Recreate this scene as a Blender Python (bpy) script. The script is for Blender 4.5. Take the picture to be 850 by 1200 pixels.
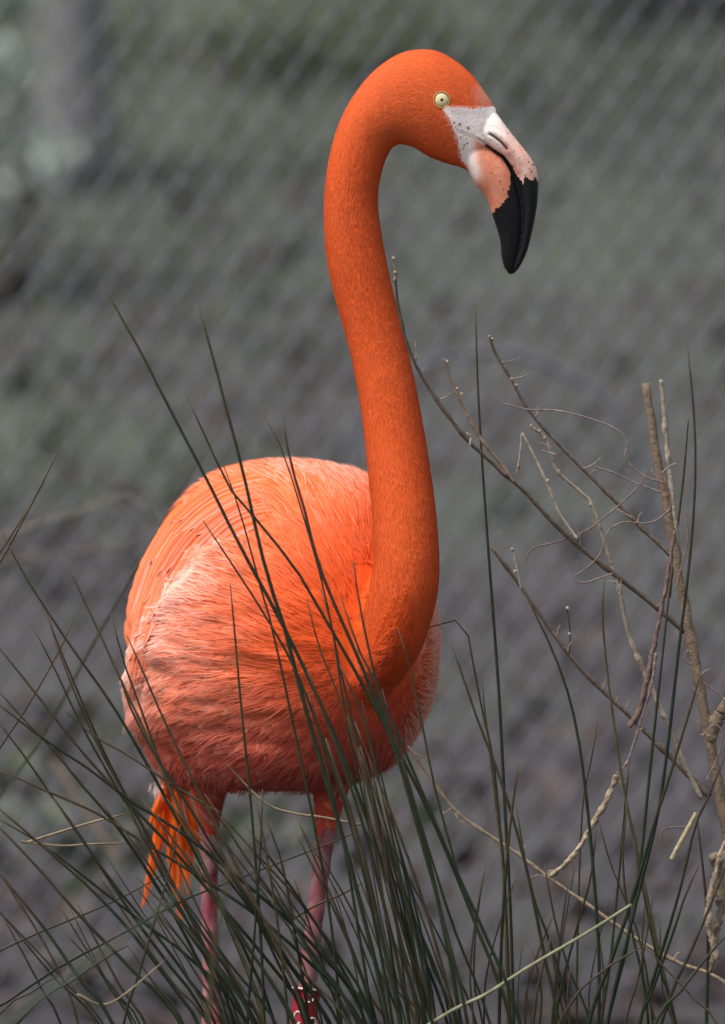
import bpy, bmesh, math, random
import numpy as np
from mathutils import Vector, Matrix, noise
from mathutils.bvhtree import BVHTree

for o in list(bpy.data.objects):
    bpy.data.objects.remove(o)
random.seed(7)
rng = np.random.default_rng(7)
scene = bpy.context.scene
COL = scene.collection
R = math.radians

# ---------------------------------------------------------------- camera
CAM_Y, CAM_Z, PITCH, HALF_V = -6.0, 1.30, R(4.0), math.atan(0.48 / 6.0)
cam_d = bpy.data.cameras.new('camera')
cam = bpy.data.objects.new('camera', cam_d)
COL.objects.link(cam)
cam.location = (0, CAM_Y, CAM_Z)
cam.rotation_euler = (R(90) - PITCH, 0, 0)
cam_d.sensor_fit = 'VERTICAL'
cam_d.sensor_height = 36.0
cam_d.lens = 18.0 / math.tan(HALF_V)
cam_d.clip_end = 500
cam_d.dof.use_dof = True
cam_d.dof.focus_distance = 5.93
cam_d.dof.aperture_fstop = 4.5
scene.camera = cam

# ---------------------------------------------------------------- light
SUN = Vector((-0.40, -0.26, 0.87)).normalized()
world = bpy.data.worlds.new('World')
scene.world = world
world.use_nodes = True
wn = world.node_tree
bg = wn.nodes['Background']
sky = wn.nodes.new('ShaderNodeTexSky')
sky.sky_type = 'NISHITA'
sky.sun_disc = False
sky.sun_elevation = math.asin(SUN.z)
sky.sun_rotation = math.atan2(SUN.x, SUN.y)
sky.air_density = 1.0
sky.dust_density = 5.0
hs = wn.nodes.new('ShaderNodeHueSaturation')       # thin overcast: paler than a clear blue sky
hs.inputs['Saturation'].default_value = 0.42
wn.links.new(sky.outputs[0], hs.inputs['Color'])
wn.links.new(hs.outputs[0], bg.inputs['Color'])
bg.inputs['Strength'].default_value = 0.10
sun_d = bpy.data.lights.new('sun', 'SUN')
sun_d.energy = 1.5
sun_d.angle = R(28)
sun_d.color = (1.0, 0.95, 0.88)
sun = bpy.data.objects.new('sun', sun_d)
COL.objects.link(sun)
sun.location = SUN * 20
sun.rotation_euler = SUN.to_track_quat('Z', 'Y').to_euler()

scene.view_settings.view_transform = 'Standard'
scene.view_settings.look = 'None'
scene.view_settings.gamma = 1.0
scene.view_settings.exposure = 0.90
scene.render.engine = 'CYCLES'

# ---------------------------------------------------------------- helpers
cp, sp = math.cos(PITCH), math.sin(PITCH)
TV = math.tan(HALF_V)


def P(px, py, y=0.0):
    """point of the place seen at (px, py) of the 850 x 1200 photograph, on the upright plane at depth y"""
    u = (px - 425.0) / 600.0 * TV
    v = (600.0 - py) / 600.0 * TV
    d = Vector((u, cp + v * sp, -sp + v * cp))
    t = (y - CAM_Y) / d.y
    return Vector((0, CAM_Y, CAM_Z)) + d * t


def to_px(a):
    """numpy (n,3) world points -> (n,2) photograph coordinates"""
    a = np.atleast_2d(a)
    dx, dy, dz = a[:, 0], a[:, 1] - CAM_Y, a[:, 2] - CAM_Z
    w = dy * cp - dz * sp
    return np.stack([425 + dx / w / TV * 600, 600 - (dy * sp + dz * cp) / w / TV * 600], 1)


S = 0.0008  # metres per photograph pixel at the bird


def sstep(a, b, x):
    t = np.clip((np.asarray(x, float) - a) / (b - a), 0, 1)
    return t * t * (3 - 2 * t)


def in_poly(pts, poly):
    pts = np.asarray(pts, float)
    x, y = pts[:, 0], pts[:, 1]
    ins = np.zeros(len(pts), bool)
    n = len(poly)
    for i in range(n):
        x0, y0 = poly[i]
        x1, y1 = poly[(i + 1) % n]
        c = (y0 > y) != (y1 > y)
        with np.errstate(divide='ignore', invalid='ignore'):
            xi = (x1 - x0) * (y - y0) / (y1 - y0 + 1e-12) + x0
        ins ^= c & (x < xi)
    return ins


def poly_dist(pts, line, closed=False):
    pts = np.asarray(pts, float)
    best = np.full(len(pts), 1e9)
    L = list(line) + ([line[0]] if closed else [])
    for a, b in zip(L[:-1], L[1:]):
        a = np.array(a, float)
        b = np.array(b, float)
        ab = b - a
        t = np.clip(((pts - a) @ ab) / (ab @ ab + 1e-12), 0, 1)
        best = np.minimum(best, np.linalg.norm(pts - a - t[:, None] * ab, axis=1))
    return best


def smooth_path(pts, n):
    """Catmull-Rom through pts (any dimension), n samples spaced by length"""
    p = np.array([list(q) for q in pts], float)
    if len(p) == 2:
        t = np.linspace(0, 1, n)[:, None]
        return p[0] * (1 - t) + p[1] * t
    e = np.vstack([2 * p[0] - p[1], p, 2 * p[-1] - p[-2]])
    out = []
    for i in range(1, len(e) - 2):
        for t in np.linspace(0, 1, 16, endpoint=False):
            a, b, c, d = e[i - 1], e[i], e[i + 1], e[i + 2]
            out.append(0.5 * ((2 * b) + (-a + c) * t + (2 * a - 5 * b + 4 * c - d) * t * t + (-a + 3 * b - 3 * c + d) * t ** 3))
    out.append(p[-1])
    out = np.array(out)
    s = np.concatenate([[0], np.cumsum(np.linalg.norm(np.diff(out, axis=0), axis=1))])
    q = np.linspace(0, s[-1], n)
    return np.stack([np.interp(q, s, out[:, k]) for k in range(out.shape[1])], 1)


def link(name, me, parent=None):
    o = bpy.data.objects.new(name, me)
    COL.objects.link(o)
    if parent is not None:
        o.parent = parent
        o.matrix_parent_inverse = Matrix.Translation(-parent_origin(parent))
    return o


def parent_origin(p):
    return Vector(p.location) if p.type == 'EMPTY' else Vector((0, 0, 0))   # part meshes already sit in world space


def empty(name, loc, label, cat, group=None):
    o = bpy.data.objects.new(name, None)
    COL.objects.link(o)
    o.location = loc
    o.empty_display_size = 0.05
    tag(o, label, cat, group)
    return o


def tag(o, label=None, cat=None, group=None, kind=None):
    if label:
        o['label'] = label
    if cat:
        o['category'] = cat
    if group:
        o['group'] = group
    if kind:
        o['kind'] = kind
    return o


def tri_mesh(name, V, T, col=None, mat=None, smooth=True):
    V = np.asarray(V, np.float32)
    T = np.asarray(T, np.int32)
    me = bpy.data.meshes.new(name)
    me.vertices.add(len(V))
    me.vertices.foreach_set('co', V.ravel())
    me.loops.add(T.size)
    me.loops.foreach_set('vertex_index', T.ravel())
    me.polygons.add(len(T))
    me.polygons.foreach_set('loop_start', np.arange(0, T.size, 3, dtype=np.int32))
    me.polygons.foreach_set('loop_total', np.full(len(T), 3, np.int32))
    me.polygons.foreach_set('use_smooth', np.full(len(T), smooth, bool))
    me.update(calc_edges=True)
    if col is not None:
        a = me.color_attributes.new('Col', 'FLOAT_COLOR', 'POINT')
        c = np.ones((len(V), 4), np.float32)
        c[:, :3] = col
        a.data.foreach_set('color', c.ravel())
    if mat:
        me.materials.append(mat)
    return me


def grid_tris(nu, nv, wrap_v=True):
    """nu rings of nv points"""
    T = []
    for i in range(nu - 1):
        for j in range(nv if wrap_v else nv - 1):
            a = i * nv + j
            b = i * nv + (j + 1) % nv
            c = (i + 1) * nv + (j + 1) % nv
            d = (i + 1) * nv + j
            T.append((a, b, c))
            T.append((a, c, d))
    return T


def tube_data(path, rad, sides=8, cap=True, jitter=0.0):
    """path (n,3), rad (n,) -> V, T"""
    p = np.asarray(path, float)
    n = len(p)
    rad = np.broadcast_to(np.asarray(rad, float), (n,))
    t = np.gradient(p, axis=0)
    t /= np.linalg.norm(t, axis=1)[:, None] + 1e-12
    ref = np.array([0, 1.0, 0]) if abs(t[0][1]) < 0.9 else np.array([1.0, 0, 0])
    V = []
    u = np.cross(t[0], ref)
    u /= np.linalg.norm(u)
    for i in range(n):
        u = u - t[i] * (u @ t[i])
        u /= np.linalg.norm(u)
        w = np.cross(t[i], u)
        for k in range(sides):
            a = 2 * math.pi * k / sides
            r = rad[i] * (1 + (random.uniform(-jitter, jitter) if jitter else 0))
            V.append(p[i] + (u * math.cos(a) + w * math.sin(a)) * r)
    T = grid_tris(n, sides)
    if cap:
        V.append(p[0])
        V.append(p[-1])
        for k in range(sides):
            T.append((n * sides, (k + 1) % sides, k))
            T.append((n * sides + 1, (n - 1) * sides + k, (n - 1) * sides + (k + 1) % sides))
    return np.array(V), np.array(T)


def join(parts):
    Vs, Ts, Cs, off = [], [], [], 0
    for q in parts:
        Vs.append(q[0])
        Ts.append(np.asarray(q[1]) + off)
        if len(q) > 2:
            Cs.append(np.broadcast_to(np.asarray(q[2], float), (len(q[0]), 3)))
        off += len(q[0])
    return np.vstack(Vs), np.vstack(Ts), (np.vstack(Cs) if Cs else None)


# ---------------------------------------------------------------- materials
def new_mat(name):
    m = bpy.data.materials.new(name)
    m.use_nodes = True
    nt = m.node_tree
    return m, nt, nt.nodes['Principled BSDF'], nt.nodes['Material Output']


def attr_mat(name, rough=0.6, spec=0.3, transl=0.0, var=0.0, vscale=60.0, bump=0.0, bscale=400.0, sheen=0.0):
    m, nt, b, out = new_mat(name)
    N, L = nt.nodes, nt.links
    a = N.new('ShaderNodeAttribute')
    a.attribute_name = 'Col'
    colour = a.outputs['Color']
    tc = N.new('ShaderNodeTexCoord')
    if var:
        nz = N.new('ShaderNodeTexNoise')
        nz.inputs['Scale'].default_value = vscale
        nz.inputs['Detail'].default_value = 6
        L.new(tc.outputs['Object'], nz.inputs['Vector'])
        mr = N.new('ShaderNodeMapRange')
        mr.inputs['From Min'].default_value = 0.3
        mr.inputs['From Max'].default_value = 0.7
        mr.inputs['To Min'].default_value = 1 - var
        mr.inputs['To Max'].default_value = 1 + var
        L.new(nz.outputs['Fac'], mr.inputs['Value'])
        mx = N.new('ShaderNodeVectorMath')
        mx.operation = 'SCALE'
        L.new(colour, mx.inputs[0])
        L.new(mr.outputs[0], mx.inputs['Scale'])
        colour = mx.outputs[0]
    L.new(colour, b.inputs['Base Color'])
    b.inputs['Roughness'].default_value = rough
    b.inputs['Specular IOR Level'].default_value = spec
    if sheen:
        b.inputs['Sheen Weight'].default_value = sheen
    if bump:
        nb = N.new('ShaderNodeTexNoise')
        nb.inputs['Scale'].default_value = bscale
        nb.inputs['Detail'].default_value = 4
        L.new(tc.outputs['Object'], nb.inputs['Vector'])
        bp = N.new('ShaderNodeBump')
        bp.inputs['Strength'].default_value = bump
        bp.inputs['Distance'].default_value = 0.002
        L.new(nb.outputs['Fac'], bp.inputs['Height'])
        L.new(bp.outputs[0], b.inputs['Normal'])
    if transl:
        tr = N.new('ShaderNodeBsdfTranslucent')
        L.new(colour, tr.inputs['Color'])
        mix = N.new('ShaderNodeMixShader')
        mix.inputs[0].default_value = transl
        L.new(b.outputs[0], mix.inputs[1])
        L.new(tr.outputs[0], mix.inputs[2])
        L.new(mix.outputs[0], out.inputs['Surface'])
    return m


M_PLUME = attr_mat('plumage', rough=0.75, spec=0.12, transl=0.13)
M_SKIN = attr_mat('under_plumage', rough=0.85, spec=0.1)
M_FACE = attr_mat('bare_skin', rough=0.55, spec=0.25, var=0.06, vscale=300, bump=0.10, bscale=900)
M_BILL = attr_mat('bill_horn', rough=0.45, spec=0.25, var=0.10, vscale=250, bump=0.10, bscale=700)
M_LEG = attr_mat('leg_skin', rough=0.6, spec=0.3, var=0.2, vscale=180, bump=0.3, bscale=700)
M_RUSH = attr_mat('rush_stem', rough=0.55, spec=0.22, var=0.3, vscale=90, bump=0.1, bscale=500)
M_TWIG = attr_mat('dry_bark', rough=0.8, spec=0.2, var=0.35, vscale=220, bump=0.7, bscale=450)
M_LEAF = attr_mat('leaf', rough=0.45, spec=0.5, transl=0.25)
M_LITTER = attr_mat('leaf_litter', rough=0.7, spec=0.3)


def plain(name, c, rough=0.5, spec=0.5, metal=0.0):
    m, nt, b, out = new_mat(name)
    b.inputs['Base Color'].default_value = (*c, 1)
    b.inputs['Roughness'].default_value = rough
    b.inputs['Specular IOR Level'].default_value = spec
    b.inputs['Metallic'].default_value = metal
    return m


M_PUPIL = plain('pupil', (0.004, 0.004, 0.004), 0.1)
M_NOSTRIL = plain('nostril', (0.06, 0.015, 0.012), 0.7, 0.2)
M_BAND = plain('red_plastic_band', (0.30, 0.008, 0.02), 0.3)
M_BANDW = plain('white_band_core', (0.75, 0.68, 0.60), 0.4)
M_WIRE = plain('galvanised_wire', (0.185, 0.19, 0.225), 0.55, 0.35, 0.1)

# ---------------------------------------------------------------- ground and bank
def terrain_z(x, y):
    z = 0.0
    if y > 4.5:
        k = y - 4.5
        z += 0.17 * k * k / (k + 1.5)
    z += 0.05 * noise.noise(Vector((x * 0.7, y * 0.7, 3.1))) * (1 if y > 2.8 else 0.35)
    z += 0.10 * noise.noise(Vector((x * 0.15, y * 0.15, 7.7))) * min(1, max(0, (y - 5) / 6))
    return z


def build_ground():
    xs = np.concatenate([np.linspace(-60, -6, 28), np.linspace(-5.7, 5.7, 58), np.linspace(6, 60, 28)])
    ys = np.concatenate([np.linspace(-40, -3, 14), np.linspace(-2.7, 14, 84), np.linspace(14.5, 120, 60)])
    V = [(x, y, terrain_z(x, y)) for y in ys for x in xs]
    T = grid_tris(len(ys), len(xs), False)
    me = tri_mesh('ground', V, T)
    m, nt, b, out = new_mat('woodland_soil')
    N, L = nt.nodes, nt.links
    tc = N.new('ShaderNodeTexCoord')
    n1 = N.new('ShaderNodeTexNoise')
    n1.inputs['Scale'].default_value = 5.0
    n1.inputs['Detail'].default_value = 8
    n1.inputs['Roughness'].default_value = 0.65
    L.new(tc.outputs['Object'], n1.inputs['Vector'])
    r1 = N.new('ShaderNodeValToRGB')
    e = r1.color_ramp.elements
    e[0].position, e[0].color = 0.30, (0.021, 0.0180, 0.0215, 1)
    e[1].position, e[1].color = 0.72, (0.047, 0.039, 0.046, 1)
    q = e.new(0.5)
    q.color = (0.033, 0.028, 0.033, 1)
    L.new(n1.outputs['Fac'], r1.inputs['Fac'])
    n2 = N.new('ShaderNodeTexNoise')
    n2.inputs['Scale'].default_value = 0.8
    n2.inputs['Detail'].default_value = 5
    L.new(tc.outputs['Object'], n2.inputs['Vector'])
    r2 = N.new('ShaderNodeValToRGB')
    r2.color_ramp.elements[0].position = 0.46
    r2.color_ramp.elements[1].position = 0.70
    r2.color_ramp.elements[1].color = (0.6, 0.6, 0.6, 1)
    L.new(n2.outputs['Fac'], r2.inputs['Fac'])
    mx = N.new('ShaderNodeMix')
    mx.data_type = 'RGBA'
    sx = N.new('ShaderNodeSeparateXYZ')          # the bank grows greener up the slope
    L.new(tc.outputs['Object'], sx.inputs[0])
    up = N.new('ShaderNodeMapRange')
    up.inputs['From Min'].default_value = 6.5
    up.inputs['From Max'].default_value = 13
    up.inputs['To Max'].default_value = 0.75
    L.new(sx.outputs['Y'], up.inputs['Value'])
    ad = N.new('ShaderNodeMath')
    ad.use_clamp = True
    L.new(r2.outputs['Color'], ad.inputs[0])
    L.new(up.outputs[0], ad.inputs[1])
    L.new(ad.outputs[0], mx.inputs['Factor'])
    L.new(r1.outputs['Color'], mx.inputs['A'])
    mx.inputs['B'].default_value = (0.053, 0.066, 0.044, 1)
    L.new(mx.outputs['Result'], b.inputs['Base Color'])
    b.inputs['Roughness'].default_value = 0.9
    bp = N.new('ShaderNodeBump')
    bp.inputs['Strength'].default_value = 0.6
    bp.inputs['Distance'].default_value = 0.03
    L.new(n1.outputs['Fac'], bp.inputs['Height'])
    L.new(bp.outputs[0], b.inputs['Normal'])
    me.materials.append(m)
    o = link('ground', me)
    tag(o, 'brown leafy woodland ground rising behind the fence', kind='structure')


build_ground()


def leaf_cards(C, Nrm, size, cols, aspect=0.55):
    """n folded leaf shapes (6 verts, 4 tris): centres C, normals Nrm"""
    n = len(C)
    Nrm = Nrm / (np.linalg.norm(Nrm, axis=1)[:, None] + 1e-9)
    r = rng.normal(size=(n, 3))
    d = r - Nrm * np.sum(r * Nrm, 1)[:, None]
    d /= np.linalg.norm(d, axis=1)[:, None] + 1e-9
    s = np.cross(Nrm, d)
    size = np.broadcast_to(size, (n,))[:, None]
    w = size * aspect * 0.5
    V = np.stack([C - d * size * 0.5, C - d * size * 0.1 - s * w + Nrm * w * 0.35, C - d * size * 0.1 + s * w + Nrm * w * 0.35,
                  C + Nrm * 0, C + d * size * 0.25 - s * w * 0.6 + Nrm * w * 0.2, C + d * size * 0.25 + s * w * 0.6 + Nrm * w * 0.2,
                  C + d * size * 0.55 - Nrm * size * 0.08], 1)
    base = np.arange(n)[:, None, None] * 7
    F = np.array([[0, 3, 1], [0, 2, 3], [1, 3, 4], [2, 5, 3], [3, 6, 4], [3, 5, 6]])[None]
    T = (base + F).reshape(-1, 3)
    c = np.repeat(cols, 7, axis=0)
    return V.reshape(-1, 3), T, c


def build_litter():
    n = 5000
    y = 0.3 + (rng.random(n) ** 1.3) * 22
    x = (rng.random(n) - 0.5) * 2 * (0.9 + 0.085 * (y + 6) * 1.6)
    C = np.array([(a, b, terrain_z(a, b) + 0.012) for a, b in zip(x, y)])
    Nn = rng.normal(size=(n, 3)) * 0.5 + np.array([0, -0.1, 1])
    pal = np.array([(0.11, 0.075, 0.06), (0.16, 0.115, 0.10), (0.075, 0.055, 0.055), (0.23, 0.19, 0.16), (0.13, 0.105, 0.11), (0.30, 0.27, 0.25)])
    c = np.array((0.018, 0.014, 0.016)) + 0.24 * pal[rng.choice(6, n, p=[.27, .24, .22, .08, .17, .02])] * (0.8 + 0.4 * rng.random((n, 1)))
    V, T, cc = leaf_cards(C, Nn, 0.05 + 0.06 * rng.random(n), c, 0.65)
    o = link('leaf_litter', tri_mesh('leaf_litter', V, T, cc, M_LITTER, False))
    tag(o, 'dead brown leaves strewn over the ground behind the bird', 'leaf litter', kind='stuff')
    # low green herbs in patches
    n = 5200
    y = 2.2 + rng.random(n) * 20
    x = (rng.random(n) - 0.5) * 2 * (0.9 + 0.085 * (y + 6) * 1.5)
    keep = np.array([noise.noise(Vector((a * 0.9, b * 0.5, 11.0))) + 0.02 * (b - 6) > 0.12 for a, b in zip(x, y)])
    x, y = x[keep], y[keep]
    n = len(x)
    h = rng.random(n) * 0.10
    C = np.array([(a, b, terrain_z(a, b) + 0.02 + c_) for a, b, c_ in zip(x, y, h)])
    Nn = rng.normal(size=(n, 3)) * 0.6 + np.array([0, -0.2, 1])
    pal = np.array([(0.05, 0.075, 0.03), (0.08, 0.11, 0.045), (0.11, 0.135, 0.07), (0.06, 0.08, 0.05)])
    c = 0.6 * pal[rng.integers(0, 4, n)] * (0.8 + 0.5 * rng.random((n, 1)))
    V, T, cc = leaf_cards(C, Nn, 0.04 + 0.06 * rng.random(n), c, 0.6)
    o = link('ground_cover', tri_mesh('ground_cover', V, T, cc, M_LEAF, False))
    tag(o, 'low green herbs growing in patches on the bank behind the fence', 'ground cover', kind='stuff')


build_litter()


def shrub(px, py, y, rx, rz, n, pal, label, leaf=0.05, gaps=0.0, seed=0):
    """bush whose middle stands at (px, py, depth y); stems from the ground, leaves in clumps"""
    rs = np.random.default_rng(seed)
    c = P(px, py, y)
    base = Vector((c.x, y, terrain_z(c.x, y)))
    root = empty('shrub', base, label, 'shrub', 'shrubs on the bank behind the fence')
    clumps = []
    stems = []
    for k in range(26):
        v = rs.normal(size=3)
        v /= np.linalg.norm(v)
        q = np.array([c.x, y, c.z]) + v * np.array([rx, rx * 0.8, rz]) * rs.random() ** 0.4
        q[2] = max(q[2], base.z + 0.1)
        clumps.append(q)
        if k < 12:
            mid = (np.array(base) * 0.5 + q * 0.5) + rs.normal(size=3) * 0.08
            stems.append(tube_data(smooth_path([np.array(base) + rs.normal(size=3) * [.08, .08, 0], mid, q], 9), np.linspace(0.018, 0.004, 9), 5) + ((0.10, 0.08, 0.06),))
    V, T, cc = join(stems)
    link('trunk', tri_mesh('shrub_stems', V, T, cc, M_TWIG), root)
    k = rs.integers(0, len(clumps), n)
    C = np.array(clumps)[k] + rs.normal(size=(n, 3)) * min(rx, rz) * 0.23
    Nn = rs.normal(size=(n, 3)) + np.array([-0.2, -0.4, 0.8])
    pal = np.array(pal)
    c_ = 1.3 * pal[rs.integers(0, len(pal), n)] * (0.7 + 0.6 * rs.random((n, 1)))
    V, T, cc = leaf_cards(C, Nn, leaf * (0.7 + 0.6 * rs.random(n)), c_, 0.5)
    link('crown', tri_mesh('shrub_leaves', V, T, cc, M_LEAF, False), root)


PALE = [(0.30, 0.35, 0.31), (0.38, 0.43, 0.40), (0.22, 0.27, 0.22)]
GREEN = [(0.085, 0.11, 0.06), (0.12, 0.145, 0.09), (0.06, 0.08, 0.05), (0.15, 0.16, 0.12)]
SLATE = [(0.06, 0.065, 0.075), (0.09, 0.09, 0.10), (0.05, 0.055, 0.05)]
shrub(-12, 150, 10.0, 0.15, 0.42, 1100, PALE, 'pale grey-green shrub at the far upper left edge', 0.06, seed=1)
shrub(290, 130, 13.5, 0.70, 0.42, 900, GREEN, 'loose mid-green shrub blurred behind the left of the head', 0.06, seed=2)
shrub(560, 190, 15.5, 0.75, 0.45, 1000, GREEN, 'soft olive shrub blurred directly behind the bill', 0.06, seed=3)
shrub(800, 180, 14.5, 0.55, 0.85, 2600, SLATE, 'dark slate-toned shrub at the upper right edge', 0.05, seed=4)


def build_tree():
    y = 11.5
    c = P(82, 200, y)
    b = np.array([c.x, y, terrain_z(c.x, y) - 0.05])
    root = empty('tree', b, 'grey blurred tree trunk at the upper left, right of the pale shrub', 'tree')
    path = smooth_path([b, b + [0.02, 0.05, 1.5], b + [-0.08, 0.1, 3.2], b + [0.05, 0.2, 6.0]], 40)
    tr = [tube_data(path, np.interp(np.linspace(0, 1, 40), [0, 0.06, 1], [0.15, 0.095, 0.03]), 12, True, 0.06) + ((0.15, 0.15, 0.15),)]
    tips = []
    for k in range(14):
        i = 18 + int(k * 1.5)
        a = 2.4 * k
        e = path[i] + np.array([math.cos(a), math.sin(a), 0.6]) * random.uniform(0.8, 1.5)
        tips += [e, (e + path[i]) / 2 + [0, 0, 0.15]]
        tr.append(tube_data(smooth_path([path[i], (path[i] + e) / 2 + [0, 0, 0.1], e], 10), np.linspace(0.03, 0.006, 10), 6) + ((0.15, 0.15, 0.15),))
    V, T, cc = join(tr)
    link('trunk', tri_mesh('trunk', V, T, cc, M_TWIG), root)
    n = 3500
    C = np.array(tips)[rng.integers(0, len(tips), n)] + rng.normal(size=(n, 3)) * 0.28
    V, T, cc = leaf_cards(C, rng.normal(size=(n, 3)) + [0, 0, 0.8], 0.05 + 0.04 * rng.random(n), np.array(GREEN)[rng.integers(0, 4, n)] * (0.7 + 0.6 * rng.random((n, 1))))
    link('crown', tri_mesh('crown', V, T, cc, M_LEAF, False), root)


build_tree()

# ---------------------------------------------------------------- chain-link fence
FY = 2.75


def build_fence():
    root = empty('chain_link_fence', (0, FY, 0), 'grey chain-link wire fence, blurred, behind the flamingo', 'fence')
    p = 0.0255           # reach of one zigzag wire, half a diamond
    hgt = 0.073         # height of one diamond
    pts = []
    n = int(2.1 / (hgt / 2))
    z = 0.02
    for i in range(n):
        s = -1 if i % 2 == 0 else 1
        x = s * (p / 2 + 0.001)
        pts.append((x - s * 0.002, 0, z - 0.003))
        pts.append((x, 0.003 * s, z))
        # wire climbs to the right in front of the mesh, to the left behind it
        z2 = z + hgt / 2
        yy = -0.0035 if s < 0 else 0.0035
        pts.append((0, yy, (z + z2) / 2))
        z = z2
    pts = np.array(pts)
    up = np.gradient(pts[:, 0])
    rr_ = np.where(up > 0, 0.0020, 0.0009)      # rising runs thickened, falling ones thinned, standing for light catching one diagonal
    V, T = tube_data(pts, rr_, 6)
    me = tri_mesh('fence_wire', V, T, None, M_WIRE)
    for k in range(-74, 75):
        o = bpy.data.objects.new('wire', me)
        COL.objects.link(o)
        o.parent = root
        o.location = (k * p, 0, (k % 2) * hgt / 2)
    for x in (-1.9, 1.9):
        V, T = tube_data([(x, 0.03, 0), (x, 0.03, 1), (x, 0.03, 2.2)], 0.028, 16)
        o = bpy.data.objects.new('post', tri_mesh('fence_post', V, T, None, M_WIRE))
        COL.objects.link(o)
        o.parent = root
    V, T = tube_data([(-1.95, 0.03, 2.13), (0, 0.03, 2.13), (1.95, 0.03, 2.13)], 0.02, 12)
    o = bpy.data.objects.new('rail', tri_mesh('fence_rail', V, T, None, M_WIRE))
    COL.objects.link(o)
    o.parent = root


build_fence()

# ---------------------------------------------------------------- flamingo
bird = empty('flamingo', Vector((P(315, 900, 0.06).x, 0.06, 0)), 'bright orange flamingo standing in tall rushes, head turned to the right', 'flamingo')
TH = R(35)
FWD = np.array([math.sin(TH), -math.cos(TH), 0.0])
LAT = np.array([math.cos(TH), math.sin(TH), 0.0])
BODY_Y = 0.085

# outline rows of the trunk: (row, left, right)
ROWS = [(540, 336, 352), (543, 305, 380), (549, 277, 410), (559, 251, 437), (575, 227, 458), (600, 203, 478), (640, 176, 495),
        (690, 153, 507), (740, 144, 513), (790, 148, 510), (830, 155, 498), (860, 162, 484), (885, 171, 464), (903, 184, 432),
        (914, 205, 395), (919, 245, 345)]


def build_trunk():
    rr = np.array(ROWS, float)
    # dense rows by arc length of the left outline
    s = np.concatenate([[0], np.cumsum(np.hypot(np.diff(rr[:, 0]), np.diff((rr[:, 2] - rr[:, 1]) / 2)))])
    sm = smooth_path(rr, 70)
    nv = 80
    phi = np.linspace(0, 2 * math.pi, nv, endpoint=False)
    u = np.cos(phi) * 1.5
    v = np.sin(phi) * (1 + 0.10 * np.cos(phi))
    qx = u * FWD[0] + v * LAT[0]
    qy = u * FWD[1] + v * LAT[1]
    mn, mx = qx.min(), qx.max()
    V = []
    for row, l, r in sm:
        a, b = P(l, row, BODY_Y), P(r, row, BODY_Y)
        sc = (b.x - a.x) / (mx - mn)
        for k in range(nv):
            V.append((a.x + sc * (qx[k] - mn), BODY_Y + sc * qy[k], a.z))
    T = grid_tris(len(sm), nv)
    V.append(np.mean(V[:nv], axis=0))
    V.append(np.mean(V[(len(sm) - 1) * nv:len(sm) * nv], axis=0))
    for k in range(nv):
        T.append((len(sm) * nv, (k + 1) % nv, k))
        T.append((len(sm) * nv + 1, (len(sm) - 1) * nv + k, (len(sm) - 1) * nv + (k + 1) % nv))
    return np.array(V), np.array(T)


# neck and head stations: one outline, other outline, depth, half thickness in depth (m)
NECK = [
    (372, 835, 445, 850, 0.00, 0.050), (398, 790, 462, 808, -0.045, 0.048), (420, 742, 492, 765, -0.072, 0.044), (431, 700, 511, 705, -0.085, 0.040),
    (437, 655, 515, 658, -0.088, 0.036), (436, 600, 511, 600, -0.083, 0.033), (432, 560, 506, 560, -0.078, 0.031),
    (427, 510, 499, 515, -0.072, 0.029), (418, 450, 488, 455, -0.066, 0.028), (407, 400, 477, 405, -0.062, 0.027),
    (393, 350, 463, 350, -0.060, 0.0265), (384, 310, 453, 305, -0.060, 0.026), (380, 270, 446, 265, -0.060, 0.0255),
    (380, 230, 443, 232, -0.060, 0.025), (386, 185, 448, 200, -0.060, 0.025), (396, 148, 457, 178, -0.060, 0.025),
    (413, 114, 466, 169, -0.060, 0.026), (437, 84, 480, 171, -0.060, 0.027), (465, 64, 492, 177, -0.060, 0.028),
    (489, 57.6, 503, 184, -0.060, 0.028), (512, 59.4, 515, 189, -0.060, 0.027), (533, 70, 527, 193, -0.060, 0.025),
    (552, 86, 538, 196, -0.060, 0.0215), (567, 105, 546, 199, -0.060, 0.0186), (577, 121, 552, 204, -0.060, 0.0156), (582, 129, 557, 210, -0.060, 0.0115)]


def loft(stations, n, nv, closed_tip=True, power=1.0):
    st = smooth_path(stations, n)
    V = []
    for a0, a1, b0, b1, y, h in st:
        A, B = P(a0, a1, y), P(b0, b1, y)
        c, e = (A + B) / 2, (A - B) / 2
        for k in range(nv):
            t = 2 * math.pi * k / nv
            ct, s_ = math.cos(t), math.sin(t)
            q = c + e * ct
            V.append((q.x, q.y + h * math.copysign(abs(s_) ** power, s_), q.z))
    T = grid_tris(n, nv)
    V.append(np.mean(V[:nv], axis=0))
    V.append(np.mean(V[(n - 1) * nv:n * nv], axis=0))
    for k in range(nv):
        T.append((n * nv, (k + 1) % nv, k))
        T.append((n * nv + 1, (n - 1) * nv + k, (n - 1) * nv + (k + 1) % nv))
    return np.array(V), np.array(T), st


FLANK = [(246, 640), (222, 676), (196, 694), (176, 712), (158, 742), (147, 775), (145, 820), (158, 870), (190, 912), (330, 915), (350, 700), (300, 620)]


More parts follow.
